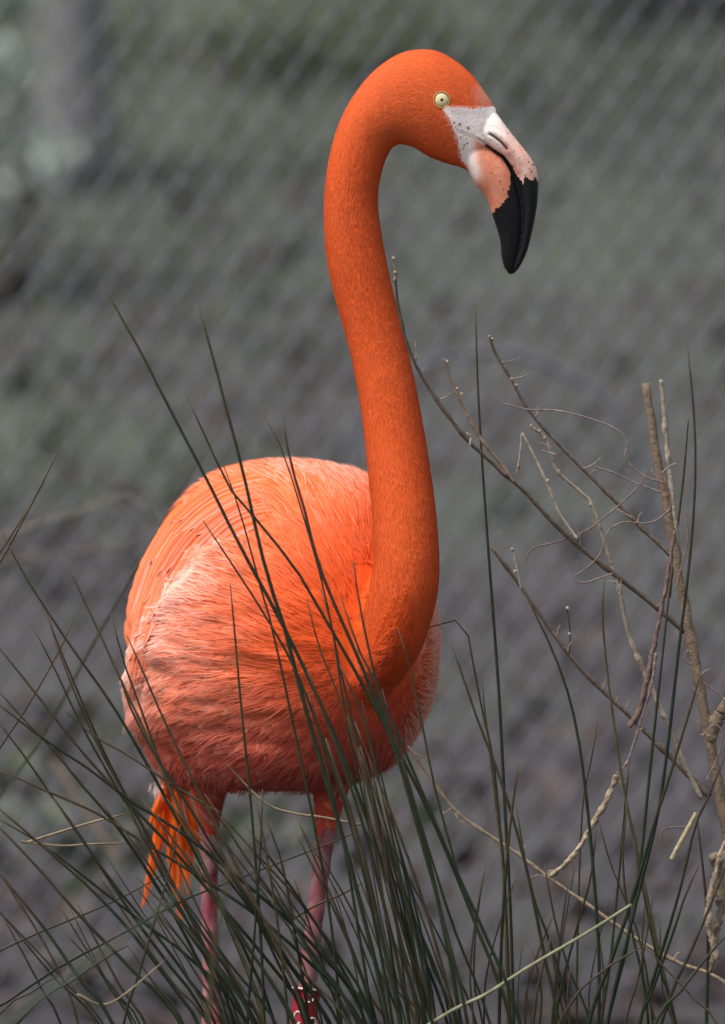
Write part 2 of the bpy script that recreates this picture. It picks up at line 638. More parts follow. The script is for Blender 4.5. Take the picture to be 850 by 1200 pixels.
def build_body():
    parts = [build_trunk()]
    nv_, nt_, st = loft(NECK, 130, 40)
    parts.append((nv_, nt_))
    # feathered thighs
    L1 = [P(255, 850, 0.13), P(250, 905, 0.125), P(246, 945, 0.12), P(246, 985, 0.115)]
    parts.append(tube_data(smooth_path(L1, 14), np.interp(np.linspace(0, 1, 14), [0, .5, .78, 1], [0.034, 0.0175, 0.0110, 0.0075]), 20))
    L2 = [P(388, 850, 0.03), P(388, 905, 0.02), P(385, 945, 0.015), P(380, 985, 0.01)]
    parts.append(tube_data(smooth_path(L2, 14), np.interp(np.linspace(0, 1, 14), [0, .5, .78, 1], [0.034, 0.0185, 0.0120, 0.0085]), 20))
    # breast filling the angle in front of the neck
    parts.append(tube_data(smooth_path([P(392, 690, 0.02), P(388, 760, -0.025), P(380, 840, 0.0)], 14), np.array([0.02, 0.034, 0.043, 0.048, 0.051, 0.053, 0.054, 0.054, 0.053, 0.051, 0.048, 0.043, 0.034, 0.02]), 24))
    # tail stump
    q = np.array(P(232, 840, 0.20))
    parts.append(tube_data([q, np.array(P(214, 885, 0.225)), np.array(P(206, 928, 0.235))], np.array([0.045, 0.026, 0.010]), 18))
    V, T, _ = join(parts)
    me = tri_mesh('flamingo_body_raw', V, T)
    o = bpy.data.objects.new('raw', me)
    COL.objects.link(o)
    md = o.modifiers.new('r', 'REMESH')
    md.mode = 'VOXEL'
    md.voxel_size = 0.0034
    md.use_smooth_shade = True
    ms = o.modifiers.new('s', 'SMOOTH')
    ms.factor = 0.5
    ms.iterations = 6
    dg = bpy.context.evaluated_depsgraph_get()
    dg.update()
    ev = o.evaluated_get(dg)
    me2 = bpy.data.meshes.new_from_object(ev)
    bpy.data.objects.remove(o)
    me2.name = 'flamingo_body'
    return me2, st


body_me, NECK_ST = build_body()
nV = len(body_me.vertices)
BV = np.empty(nV * 3, np.float32)
body_me.vertices.foreach_get('co', BV)
BV = BV.reshape(-1, 3).astype(float)


def vert_normals():
    a = np.empty(nV * 3, np.float32)
    body_me.vertices.foreach_get('normal', a)
    return a.reshape(-1, 3).astype(float)


BN = vert_normals()
px = to_px(BV)
# flank feathers puff out over the folded wing
dist = poly_dist(px, FLANK, True)
ins = in_poly(px, FLANK)
lat_side = ((BV - np.array([P(328, 740, BODY_Y).x, BODY_Y, 0])) @ LAT) < 0.0
right_fade = 1 - sstep(215, 330, px[:, 0] + 0.25 * (px[:, 1] - 740))
bulge = np.where(ins & (BN[:, 1] < 0.35), sstep(0, 16, dist), 0) * right_fade * (1 - sstep(830, 900, px[:, 1]))
# uneven lumps along the ruffled rim
lump = np.array([noise.noise(Vector((a * 0.035, b * 0.035, 0))) for a, b in px])
BV = BV + BN * (bulge * (0.010 + 0.003 * lump))[:, None]
# soft unevenness of the whole trunk
isneck_v = sstep(0.0, 1.0, 0 * BV[:, 0])
lump2 = np.array([noise.noise(Vector((a[0] * 28, a[1] * 28, a[2] * 28))) for a in BV])
trunk_w = sstep(530, 560, px[:, 1]) * (1 - sstep(900, 915, px[:, 1])) * (1 - ((px[:, 0] > 425) & (px[:, 1] < 800)))
# ruffled folds running back along the flanks
fold = np.array([noise.noise(Vector((a[0] * 11, a[1] * 11, a[2] * 62 + a[0] * 14))) + 0.6 * noise.noise(Vector((a[0] * 24, a[1] * 24, a[2] * 120))) for a in BV])
fold_w = trunk_w * (1 - sstep(330, 420, px[:, 0])) * sstep(600, 690, px[:, 1] + 0.3 * (px[:, 0] - 240))
BV = BV + BN * (lump2 * 0.0010 * trunk_w + fold * 0.0030 * fold_w)[:, None]
body_me.vertices.foreach_set('co', BV.astype(np.float32).ravel())
body_me.update()
BN = vert_normals()
px = to_px(BV)

# distance of points to the neck's middle line and its direction there
NC = np.array([np.array((P(a, b, y) + P(c, d, y)) / 2) for a, b, c, d, y, h in NECK_ST])
NT = np.gradient(NC, axis=0)
NT /= np.linalg.norm(NT, axis=1)[:, None]
NRAD = np.array([np.linalg.norm(np.array(P(a, b, y) - P(c, d, y))) / 2 for a, b, c, d, y, h in NECK_ST])


def neck_info(Q):
    """index of the nearest neck station and weight of belonging to the neck or head (1) or the trunk (0)"""
    idx = np.empty(len(Q), int)
    dd = np.empty(len(Q))
    for s in range(0, len(Q), 4000):
        D = np.linalg.norm(Q[s:s + 4000, None, :] - NC[None], axis=2)
        k = D.argmin(1)
        idx[s:s + 4000] = k
        dd[s:s + 4000] = D[np.arange(len(k)), k]
    rel = dd / NRAD[idx]
    w = 1 - sstep(1.05, 1.35, rel)
    low = sstep(4, 17, idx)         # fades out where the neck sinks into the breast
    w = np.where(idx > 60, 1.0, w) * np.where(idx > 60, 1, low)
    return idx, w


N0 = np.array(P(420, 770, -0.05))


def flow(Q, Nn):
    """lie of the plumage: down the neck, and back from the breast over the trunk"""
    idx, w = neck_info(Q)
    dn = -NT[idx]
    d = Q - N0
    L = np.linalg.norm(d, axis=1)
    d /= L[:, None] + 1e-6
    d = d * 1.0 - FWD * 0.45
    qp = to_px(Q)
    d[:, 2] -= 1.25 * sstep(0.14, 0.32, L) * sstep(560, 720, qp[:, 1] + 0.6 * (330 - qp[:, 0]))
    d[:, 2] -= 2.0 * sstep(895, 925, qp[:, 1])
    d = d / (np.linalg.norm(d, axis=1)[:, None] + 1e-9)
    f = d * (1 - w[:, None]) + dn * w[:, None]
    f = f - Nn * np.sum(f * Nn, 1)[:, None]
    f /= np.linalg.norm(f, axis=1)[:, None] + 1e-9
    return f, w, idx


FACE_POLY = [(581, 127), (560, 125), (535, 124), (522, 122), (517, 128), (526, 143), (533, 158), (537, 175), (540, 189), (549, 199), (560, 215), (600, 200), (600, 140)]
C_NECK = np.array((0.83, 0.122, 0.013))
C_NECKD = np.array((0.73, 0.090, 0.010))
C_BACK = np.array((0.87, 0.170, 0.026))
C_FLANK = np.array((0.90, 0.23, 0.10))
C_BELLY_SHADED = np.array((0.54, 0.075, 0.042))  # redder belly plumage, with the shade of the underside put into the colour
C_BREAST = np.array((0.86, 0.12, 0.020))
C_PALE = np.array((0.98, 0.68, 0.59))


def colours(Q, w, idx):
    """plumage colour at the root and at the tip"""
    p_ = to_px(Q)
    x, y = p_[:, 0], p_[:, 1]
    n = np.array([noise.noise(Vector((a[0] * 22, a[1] * 22, a[2] * 22))) for a in Q])
    back = (1 - sstep(600, 760, y + 0.5 * (330 - x)))[:, None]
    base = C_FLANK * (1 - back) + C_BACK * back
    br = (1 - sstep(45, 190, np.hypot(x - 425, (y - 745) * 0.85)))[:, None]
    base = base * (1 - br) + C_BREAST * br
    bel_shade = sstep(760, 880, y + 0.22 * (x - 330))[:, None]
    base = base * (1 - bel_shade) + C_BELLY_SHADED * bel_shade
    right = (sstep(452, 478, x) * sstep(660, 720, y))[:, None] * (1 - w[:, None]) * sstep(-0.05, -0.03, Q[:, 1])[:, None]
    base = base * (1 - right) + np.array((0.80, 0.36, 0.26)) * right
    tipw = 0.20 + 0.25 * n + 0.30 * (1 - sstep(190, 300, x)) * sstep(640, 700, y) * (1 - sstep(770, 840, y))
    tipw = tipw * (1 - 0.95 * br[:, 0]) * (1 - 0.6 * bel_shade[:, 0])
    rim = 1 - sstep(6, 50, poly_dist(p_, [(350, 541), (400, 549), (440, 560)]))
    tipw = np.clip(tipw + 0.55 * rim, 0, 0.95)
    fl = 1 - sstep(6, 62, poly_dist(p_, FLANK[:7]))
    fl *= (1 - 0.6 * sstep(760, 850, y)) * (0.35 + 0.65 * sstep(640, 712, y))
    fl *= in_poly(p_, FLANK)
    tipw = np.clip(tipw + 0.5 * fl, 0, 0.95)
    base = base * (1 - 0.7 * fl[:, None]) + np.array((0.90, 0.50, 0.42)) * 0.7 * fl[:, None]
    tip = base * (1 - tipw[:, None]) + C_PALE * tipw[:, None]
    n2 = np.array([noise.noise(Vector((a[0] * 60, a[1] * 60, a[2] * 35))) for a in Q])
    k = np.clip(0.6 + 0.30 * n2 + 0.3 * n, 0, 1)[:, None]
    nk = C_NECKD * (1 - k) + C_NECK * k
    # crown and cheeks a little lighter, forehead pinker
    hd = sstep(96, 108, idx)[:, None]
    nk = nk * (1 - 0.25 * hd) + np.array((0.85, 0.20, 0.06)) * 0.25 * hd
    fh = (1 - sstep(4, 26, np.hypot(x - 576, y - 112)))[:, None]
    nk = nk * (1 - 0.7 * fh) + np.array((0.85, 0.45, 0.36)) * 0.7 * fh
    base = base * (1 - w[:, None]) + nk * w[:, None]
    tip = tip * (1 - w[:, None]) + (nk * 0.93 + 0.07 * C_PALE) * w[:, None]
    return base, tip


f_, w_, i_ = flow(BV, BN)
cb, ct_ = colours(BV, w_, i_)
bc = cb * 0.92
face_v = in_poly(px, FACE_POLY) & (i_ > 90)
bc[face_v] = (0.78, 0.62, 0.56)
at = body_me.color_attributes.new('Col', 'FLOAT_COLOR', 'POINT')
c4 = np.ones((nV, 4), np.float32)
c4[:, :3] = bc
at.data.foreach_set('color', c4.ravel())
body_me.materials.clear()
body_me.materials.append(M_SKIN)
for p_ in body_me.polygons:
    p_.use_smooth = True
body = link('body', body_me, bird)

# triangles of the body for scattering
body_me.calc_loop_triangles()
BT = np.empty(len(body_me.loop_triangles) * 3, np.int32)
body_me.loop_triangles.foreach_get('vertices', BT)
BT = BT.reshape(-1, 3)
BVH = BVHTree.FromPolygons([Vector(v) for v in BV], [tuple(t) for t in BT])
tri_area = np.linalg.norm(np.cross(BV[BT[:, 1]] - BV[BT[:, 0]], BV[BT[:, 2]] - BV[BT[:, 0]]), axis=1) / 2
_, tw, ti = f_[BT[:, 0]], w_[BT[:, 0]], i_[BT[:, 0]]


def sample(n, weight):
    p = tri_area * weight
    p = p / p.sum()
    k = rng.choice(len(BT), n, p=p)
    a, b = rng.random(n), rng.random(n)
    fl = a + b > 1
    a[fl], b[fl] = 1 - a[fl], 1 - b[fl]
    c = 1 - a - b
    t = BT[k]
    Q = BV[t[:, 0]] * a[:, None] + BV[t[:, 1]] * b[:, None] + BV[t[:, 2]] * c[:, None]
    Nn = BN[t[:, 0]] * a[:, None] + BN[t[:, 1]] * b[:, None] + BN[t[:, 2]] * c[:, None]
    Nn /= np.linalg.norm(Nn, axis=1)[:, None]
    return Q, Nn


def strands(Rt, D, Nn, L, W, lift, c0, c1, sink=0.0008):
    """thin tapering barbs: five points, three triangles each"""
    n = len(Rt)
    L = np.broadcast_to(L, (n,))[:, None]
    W = np.broadcast_to(W, (n,))[:, None]
    lift = np.broadcast_to(lift, (n,))[:, None]
    Sd = np.cross(Nn, D)
    Sd /= np.linalg.norm(Sd, axis=1)[:, None] + 1e-9
    r0 = Rt - Nn * sink
    m = Rt + D * L * 0.55 + Nn * (lift * L * 0.75)
    t = Rt + D * L + Nn * (lift * L * 0.70)
    V = np.stack([r0 - Sd * W * 0.5, r0 + Sd * W * 0.5, m - Sd * W * 0.45, m + Sd * W * 0.45, t], 1).reshape(-1, 3)
    base = np.arange(n)[:, None, None] * 5
    T = (base + np.array([[0, 3, 1], [0, 2, 3], [2, 4, 3]])[None]).reshape(-1, 3)
    cm = c0 * 0.55 + c1 * 0.45
    C = np.stack([c0, c0, cm, cm, c1], 1).reshape(-1, 3)
    return V, T, C


# ---- short velvet of the neck and head
def build_neck_velvet():
    wt = np.where(tw > 0.08, 1.0, 0.0) * np.where(ti > 85, 1.5, 1.0)
    Q, Nn = sample(130000, wt)
    qp = to_px(Q)
    _, idx = None, None
    f, w, idx = flow(Q, Nn)
    keep = ~(in_poly(qp + rng.normal(size=qp.shape) * 1.3, FACE_POLY) & (idx > 90))
    Q, Nn, f, w, idx = Q[keep], Nn[keep], f[keep], w[keep], idx[keep]
    n = len(Q)
    f = f + rng.normal(size=(n, 3)) * 0.11
    f -= Nn * np.sum(f * Nn, 1)[:, None]
    f /= np.linalg.norm(f, axis=1)[:, None]
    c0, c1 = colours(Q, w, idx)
    v = (0.93 + 0.14 * rng.random((n, 1)))
    head = sstep(92, 112, idx)
    L = (0.0065 - 0.0022 * head) * (0.7 + 0.6 * rng.random(n))
    V, T, C = strands(Q, f, Nn, L, 0.0008, 0.04 + 0.06 * rng.random(n), c0 * v * 0.97, c1 * v)
    me = tri_mesh('neck_plumage', V, T, C, M_PLUME)
    me.normals_split_custom_set_from_vertices(np.repeat(Nn + 0.09 * rng.normal(size=Nn.shape), 5, axis=0).tolist())
    o = link('neck_plumage', me, bird)
    tag(o, 'short velvety orange neck and head plumage', kind='stuff')


build_neck_velvet()


# ---- contour feathers of the trunk: fans of barbs
def fan(Q, Nn, f, L, half_w, nb, lift, c0, c1, spread=0.42):
    n = len(Q)
    o = np.linspace(-1, 1, nb)[None, :] + rng.normal(size=(n, nb)) * 0.10
    Sd = np.cross(Nn, f)
    root = Q[:, None] + Sd[:, None] * (o * half_w[:, None] * 0.55)[..., None] + f[:, None] * (rng.random((n, nb)) * 0.22 * L[:, None])[..., None]
    ang = o * spread + rng.normal(size=(n, nb)) * 0.09
    D = f[:, None] * np.cos(ang)[..., None] + Sd[:, None] * np.sin(ang)[..., None]
    ll = L[:, None] * (1 - 0.38 * np.clip(np.abs(o), 0, 1.2) ** 2) * (0.85 + 0.3 * rng.random((n, nb)))
    cup = lift[:, None] * (1 - 0.5 * o * o) + rng.normal(size=(n, nb)) * 0.02
    NN = Nn[:, None] + Sd[:, None] * (o * 0.25)[..., None] + rng.normal(size=(n, nb, 3)) * 0.05
    NN /= np.linalg.norm(NN, axis=2)[..., None]
    D = D - NN * np.sum(D * NN, 2)[..., None]
    D /= np.linalg.norm(D, axis=2)[..., None]
    v = 0.86 + 0.28 * rng.random((n, nb, 1))
    C0 = (c0[:, None] * v).reshape(-1, 3)
    C1 = (c1[:, None] * v).reshape(-1, 3)
    return strands(root.reshape(-1, 3), D.reshape(-1, 3), NN.reshape(-1, 3), ll.ravel(), np.repeat(half_w * 2.2 / nb, nb), cup.ravel(), C0, C1)


WING_POLY = [(240, 570), (205, 595), (172, 640), (147, 700), (138, 760), (141, 822), (156, 800), (158, 762), (168, 738), (186, 712), (216, 694), (236, 660), (246, 630), (246, 598)]


def near_surface(p):
    h = BVH.find_nearest(Vector(p))
    nn = BN[BT[h[2]]].mean(0)
    return np.array(h[0]), nn / np.linalg.norm(nn)


def build_contour():
    """overlapping rounded body feathers laid like shingles along the lie of the plumage, with frayed tips"""
    tp = px[BT[:, 0]]
    nearw = 1 - sstep(30, 150, np.hypot(tp[:, 0] - 425, tp[:, 1] - 750))
    wt = np.where(tw < 0.22, 1.0, 0.0) * (1 + 3 * nearw)
    Q, Nn = sample(30000, wt)
    f, w, idx = flow(Q, Nn)
    qp = to_px(Q)
    near = 1 - sstep(25, 150, np.hypot(qp[:, 0] - 425, qp[:, 1] - 750))
    cell = 0.0112 - 0.0055 * near
    cell = np.where(qp[:, 1] > 900, 0.006, cell)
    keep, seen = [], set()
    hide = in_poly(qp, WING_POLY) & (Nn[:, 1] < 0.3)
    for i in range(len(Q)):
        if qp[i, 1] > 948 or hide[i]:
            continue
        c = cell[i]
        lev = int(round(c * 2000))
        key = (lev, int(Q[i, 0] // c), int(Q[i, 1] // c), int(Q[i, 2] // c))
        if key in seen:
            continue
        seen.add(key)
        keep.append(i)
    Q, Nn, f, w, idx, qp, near = Q[keep], Nn[keep], f[keep], w[keep], idx[keep], qp[keep], near[keep]
    n = len(Q)
    f = f + rng.normal(size=(n, 3)) * 0.06
    f -= Nn * np.sum(f * Nn, 1)[:, None]
    f /= np.linalg.norm(f, axis=1)[:, None]
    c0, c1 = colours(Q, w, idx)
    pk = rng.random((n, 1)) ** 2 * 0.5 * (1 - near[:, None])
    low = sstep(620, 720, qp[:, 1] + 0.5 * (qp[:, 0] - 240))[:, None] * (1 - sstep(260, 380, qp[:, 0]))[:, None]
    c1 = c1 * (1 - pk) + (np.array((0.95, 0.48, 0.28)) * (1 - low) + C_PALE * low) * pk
    thigh = sstep(885, 925, qp[:, 1])
    fl = (1 - sstep(0, 24, poly_dist(qp, FLANK[:6]))) * in_poly(qp, FLANK)
    L = (0.054 - 0.033 * near - 0.036 * thigh) * (0.8 + 0.4 * rng.random(n)) * (1 - 0.4 * w)
    W = (0.0098 - 0.0052 * near - 0.0045 * thigh) * (0.8 + 0.4 * rng.random(n))
    nu, nv = 8, 7
    V = np.empty((n, nu, nv, 3))
    C = np.empty((n, nu, nv, 3))
    Nv = np.empty((n, nu, nv, 3))
    Ns = np.empty((n, nu, nv, 3))
    tt = np.linspace(0, 1, nu)
    oo = np.linspace(-1, 1, nv)
    prof = np.array([0.35, 0.75, 0.95, 1.0, 0.97, 0.86, 0.62, 0.22])
    for k in range(n):
        side = np.cross(Nn[k], f[k])
        bend = rng.normal() * 0.10
        hgt = 0.0018 + 0.0014 * rng.random() + 0.0030 * fl[k]
        hgt *= (1 - 0.55 * near[k]) * (1 - 0.5 * thigh[k])
        ph = rng.random() * 6
        nz = rng.normal(size=nv) * 0.07
        for i, t in enumerate(tt):
            for j, o in enumerate(oo):
                p = Q[k] + f[k] * (t * L[k]) + side * (o * W[k] * prof[i] + bend * t * t * L[k] * 0.5)
                p, nn = near_surface(p)
                V[k, i, j] = p + nn * (-0.0006 + hgt * (t ** 1.4) * (1 - 0.45 * o * o) + 0.0002 * math.sin(ph + j * 2.1))
                Nv[k, i, j] = nn
                Ns[k, i, j] = nn - f[k] * (2.2 * hgt / L[k] * t ** 0.4) + side * (o * 0.20 + nz[j] * 0.8)
                e = min(1.0, abs(o) ** 3 * 0.55 + max(0.0, (t - 0.55) / 0.45) ** 1.3 * 0.85)
                e = min(1.0, max(0.0, e + nz[j]))
                C[k, i, j] = (c0[k] * (1 - e) + c1[k] * e) * (1 + 1.5 * nz[j] + 0.05 * math.sin(ph + 5 * t + 3 * abs(o)))
    v = 0.92 + 0.16 * rng.random((n, 1, 1, 1))
    C *= v
    g = np.array(grid_tris(nu, nv, False))[:, ::-1]
    T = (np.arange(n)[:, None, None] * nu * nv + g[None]).reshape(-1, 3)
    card = (V.reshape(-1, 3), T, C.reshape(-1, 3))
    # loose barbs fraying from the edges and tips
    fr = []
    for i in (4, 5, 6):
        a = V[:, i]
        d = V[:, i + 1] - a
        d /= np.linalg.norm(d, axis=2)[..., None] + 1e-9
        m = n * nv
        d = (d + rng.normal(size=d.shape) * 0.14).reshape(m, 3)
        N_ = Nv[:, i].reshape(m, 3)
        d = d - N_ * np.sum(d * N_, 1)[:, None]
        d /= np.linalg.norm(d, axis=1)[:, None] + 1e-9
        Lb = np.repeat(L * 0.16, nv) * (0.5 + rng.random(m))
        cc = C[:, i].reshape(m, 3)
        c2 = C[:, 7].reshape(m, 3)
        fr.append(strands(a.reshape(m, 3) + N_ * 0.0003, d, N_, Lb, 0.0008, 0.05 + 0.05 * rng.random(m), cc, c2, 0.0))
    # fine silky barbs lying over the feathers
    Qs, Nq = sample(15000, np.where(tw < 0.15, 1.0, 0.0))
    fs, ws, ids = flow(Qs, Nq)
    qs = to_px(Qs)
    ok = ~(in_poly(qs, WING_POLY) & (Nq[:, 1] < 0.3)) & (qs[:, 1] < 925)
    Qs, Nq, fs, ws, ids, qs = Qs[ok], Nq[ok], fs[ok], ws[ok], ids[ok], qs[ok]
    ms_ = len(Qs)
    wav = np.array([noise.noise(Vector((a[0] * 45, a[1] * 45, a[2] * 45 + 9))) for a in Qs])
    fs = fs + np.cross(Nq, fs) * (wav * 0.45)[:, None] + rng.normal(size=(ms_, 3)) * 0.07
    fs -= Nq * np.sum(fs * Nq, 1)[:, None]
    fs /= np.linalg.norm(fs, axis=1)[:, None]
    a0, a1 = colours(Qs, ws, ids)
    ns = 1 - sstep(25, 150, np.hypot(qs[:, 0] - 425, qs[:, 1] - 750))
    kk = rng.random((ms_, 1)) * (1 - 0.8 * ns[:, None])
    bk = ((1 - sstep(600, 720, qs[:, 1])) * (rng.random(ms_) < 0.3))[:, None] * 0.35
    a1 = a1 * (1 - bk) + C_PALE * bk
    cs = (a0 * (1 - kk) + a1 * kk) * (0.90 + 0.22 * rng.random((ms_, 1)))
    fr.append(strands(Qs + Nq * 0.0022, fs, Nq, (0.024 - 0.012 * ns) * (0.6 + 0.8 * rng.random(ms_)), 0.0007, 0.02 + 0.03 * rng.random(ms_), cs, cs * 0.9 + 0.1 * C_PALE, 0.0004))
    V_, T_, C_ = join([card] + fr)
    me = tri_mesh('body_plumage', V_, T_, C_, M_PLUME)
    nn = [Ns.reshape(-1, 3)] + [np.repeat(Ns[:, i].reshape(-1, 3), 5, axis=0) for i in (4, 5, 6)] + [np.repeat(Nq, 5, axis=0)]
    me.normals_split_custom_set_from_vertices(np.vstack(nn).tolist())
    o = link('body_plumage', me, bird)
    tag(o, 'overlapping pink and orange body feathers', kind='stuff')


build_contour()


# ---- long vaned feathers: folded wing and drooping tail
def vane(path, nrm, width, c_mid, c_edge, seed, cup=0.25, split=0.0):
    """one feather: shaft, two webs with slightly notched edges and streaks; path (n,3), nrm (n,3)"""
    rs = np.random.default_rng(seed)
    n, m = len(path), 9
    t = np.linspace(0, 1, n)
    tan = np.gradient(path, axis=0)
    tan /= np.linalg.norm(tan, axis=1)[:, None]
    sd = np.cross(nrm, tan)
    sd /= np.linalg.norm(sd, axis=1)[:, None]
    prof = np.sin(np.clip(t * 1.25 + 0.12, 0, 1) * math.pi / 2) * np.sqrt(np.clip(1 - ((t - 0.62) / 0.39).clip(0, 1) ** 2.2, 0, 1)) * sstep(-0.02, 0.22, t) + 0.02
    V, C = [], []
    streak = rs.normal(size=m) * 0.10
    for i in range(n):
        for j in range(m):
            o = (j / (m - 1)) * 2 - 1
            e = 1 - 0.12 * rs.random() * (abs(o) > 0.9)
            p = path[i] + sd[i] * (o * width * prof[i] * e) - nrm[i] * (abs(o) ** 1.6 * width * cup * prof[i]) + nrm[i] * (0.0007 if j == m // 2 else 0)
            V.append(p)
            k = np.clip(abs(o) ** 3.2 * 0.85 + streak[j] + 0.12 * t[i] + (0.25 if j == m // 2 else 0), 0, 1)
            C.append((c_mid * (1 - k) + c_edge * k) * (0.9 + 0.2 * rs.random()))
    T = grid_tris(n, m, False)
    return np.array(V), np.array(T), np.array(C)


def cast(px_, py_, off, fallback_y=0.12):
    o = Vector((0, CAM_Y, CAM_Z))
    d = (P(px_, py_, 0) - o).normalized()
    h = BVH.ray_cast(o, d)
    if h[0] is None or h[0].y > 0.30:
        h = BVH.find_nearest(P(px_, py_, fallback_y))
    nn = h[1]
    if nn.dot(d) > 0 and h[3] > 0.01:
        pass
    return np.array(h[0]) + np.array(nn) * off, np.array(nn)


def wing_curve(a, t):
    """a = 0 outer rim of the folded wing, 1 inner edge; t along it"""
    S0, C0, E0 = np.array((352, 546)), np.array((154, 556)), np.array((157, 812))
    S1, C1, E1 = np.array((350, 606)), np.array((246, 606)), np.array((186, 750))
    s, c, e = S0 * (1 - a) + S1 * a, C0 * (1 - a) + C1 * a, E0 * (1 - a) + E1 * a
    return s * (1 - t) ** 2 + c * 2 * t * (1 - t) + e * t * t


def build_wing():
    k = 0
    for row, (t0, t1) in enumerate([(0.40, 1.0), (0.30, 0.93), (0.18, 0.82), (0.06, 0.66), (-0.05, 0.50)]):
        for a in np.linspace(0.0, 0.93, 13 if row < 4 else 10):
            a2 = a + random.uniform(-0.05, 0.05)
            dt = random.uniform(-0.04, 0.04)
            pts, nr = [], []
            for t in np.linspace(t0 + dt, t1 + dt, 16):
                q = wing_curve(a2, t)
                fr = (t - t0 - dt) / (t1 - t0)
                p, n_ = cast(q[0], q[1], -0.008 * (1 - fr) ** 2 + (0.0030 + 0.0009 * row) * min(1, fr * 2.0) + 0.0007 * (a2 * 13 % 2) + 0.0018 * max(0.0, 1 - a2 / 0.35) * min(1, fr * 2) - (0.0075 + 0.0006 * row) * min(1.0, max(0.0, a2 - 0.45) / 0.4) * min(1.0, max(0.0, t - 0.35) / 0.25))
                pts.append(p)
                nr.append(n_)
            pts = np.array(pts)
            for _ in range(3):
                pts[1:-1] = (pts[:-2] + 2 * pts[1:-1] + pts[2:]) / 4
            nr = np.array(nr)
            for _ in range(6):
                nr[1:-1] = (nr[:-2] + 2 * nr[1:-1] + nr[2:]) / 4
            nr /= np.linalg.norm(nr, axis=1)[:, None]
            pk = 0.35 + 0.6 * random.random() * (0.4 + 0.6 * a)
            mid = np.array((0.84, 0.115, 0.012)) * random.uniform(0.70, 1.1)
            edge = np.array((0.95, 0.42, 0.22)) * (1 - pk) + C_PALE * pk
            V, T, C = vane(pts, nr, random.uniform(0.0072, 0.0098), mid, edge, 100 + k, 0.42)
            link('wing_feather', tri_mesh('wing_feather', V, T, C, M_PLUME), bird)
            k += 1


build_wing()


def build_tail():
    rows = [((196, 915), (186, 985), (168, 1064), 0.235), ((199, 915), (192, 960), (182, 1012), 0.240), ((203, 918), (200, 980), (207, 1052), 0.245),
            ((206, 918), (207, 1000), (211, 1082), 0.238), ((210, 918), (215, 985), (222, 1048), 0.232), ((200, 912), (188, 950), (180, 982), 0.228),
            ((214, 915), (226, 960), (236, 1000), 0.226), ((207, 915), (208, 960), (200, 1010), 0.226), ((216, 915), (222, 970), (226, 1024), 0.240),
            ((195, 910), (184, 945), (178, 968), 0.222), ((220, 910), (233, 945), (241, 985), 0.220), ((203, 912), (205, 950), (214, 1000), 0.220)]
    for k, (a, b, c, y) in enumerate(rows):
        for q in range(2):
            e = (c[0] + random.uniform(-4, 4), c[1] - q * random.uniform(8, 34))
            b2 = (b[0] + random.uniform(-5, 5), b[1])
            pts = smooth_path([np.array(P(*a, y)), np.array(P(*b2, y - 0.004 * q)), np.array(P(*e, y + 0.004))], 14)
            nr = np.tile(np.array([random.uniform(-0.4, 0.4), -1, 0.1]), (14, 1))
            nr /= np.linalg.norm(nr[0])
            V, T, C = vane(pts, nr, random.uniform(0.0022, 0.0042), np.array((0.95, 0.13, 0.012)), np.array((0.98, 0.25, 0.04)), 300 + k * 2 + q, 0.3)
            link('tail_feather', tri_mesh('tail_feather', V, T, C, M_PLUME), bird)
    # small orange feather tips under the belly and a white downy tuft at the vent
    for (a, b, y) in (((268, 912), (273, 930), 0.15), ((275, 912), (279, 927), 0.15)):
        pts = smooth_path([np.array(P(*a, y)), np.array(P(*b, y))], 8)
        nr = np.tile(np.array([0, -1.0, 0.1]), (8, 1))
        V, T, C = vane(pts, nr, 0.005, np.array((0.95, 0.15, 0.012)), np.array((0.98, 0.27, 0.04)), 330)
        link('tail_feather', tri_mesh('tail_feather', V, T, C, M_PLUME), bird)
    n = 30
    A = np.array(P(184, 918, 0.20)) + rng.normal(size=(n, 3)) * np.array([0.003, 0.006, 0.006])
    Nn = rng.normal(size=(n, 3)) + np.array([-1.2, -0.8, 0])
    Nn /= np.linalg.norm(Nn, axis=1)[:, None]
    D = np.tile(np.array([-0.25, -0.2, -1.0]), (n, 1)) + rng.normal(size=(n, 3)) * 0.3
    D -= Nn * np.sum(D * Nn, 1)[:, None]
    D /= np.linalg.norm(D, axis=1)[:, None]
    A2 = np.array([P(345 + 60 * a, 912 + 8 * b, 0.02 + 0.1 * c) for a, b, c in rng.random((500, 3))])
    N2 = np.tile(np.array([0, -0.6, -0.5]), (500, 1)) + rng.normal(size=(500, 3)) * 0.2
    N2 /= np.linalg.norm(N2, axis=1)[:, None]
    D2 = np.tile(np.array([-0.3, 0, -1.0]), (500, 1)) + rng.normal(size=(500, 3)) * 0.3
    D2 -= N2 * np.sum(D2 * N2, 1)[:, None]
    D2 /= np.linalg.norm(D2, axis=1)[:, None]
    s1 = strands(A, D, Nn, 0.012, 0.0007, 0.1, np.tile((0.8, 0.62, 0.58), (n, 1)), np.tile((0.88, 0.8, 0.78), (n, 1)))
    s2 = strands(A2, D2, N2, 0.015, 0.0006, 0.1, np.tile((0.6, 0.25, 0.18), (500, 1)), np.tile((0.75, 0.5, 0.4), (500, 1)))
    V, T, C = join([s1, s2])
    o = link('vent_down', tri_mesh('vent_down', V, T, C, M_PLUME), bird)
    tag(o, 'white downy tuft under the tail', kind='stuff')


build_tail()

# ---- bare face, bill, eye
HEADY = -0.060


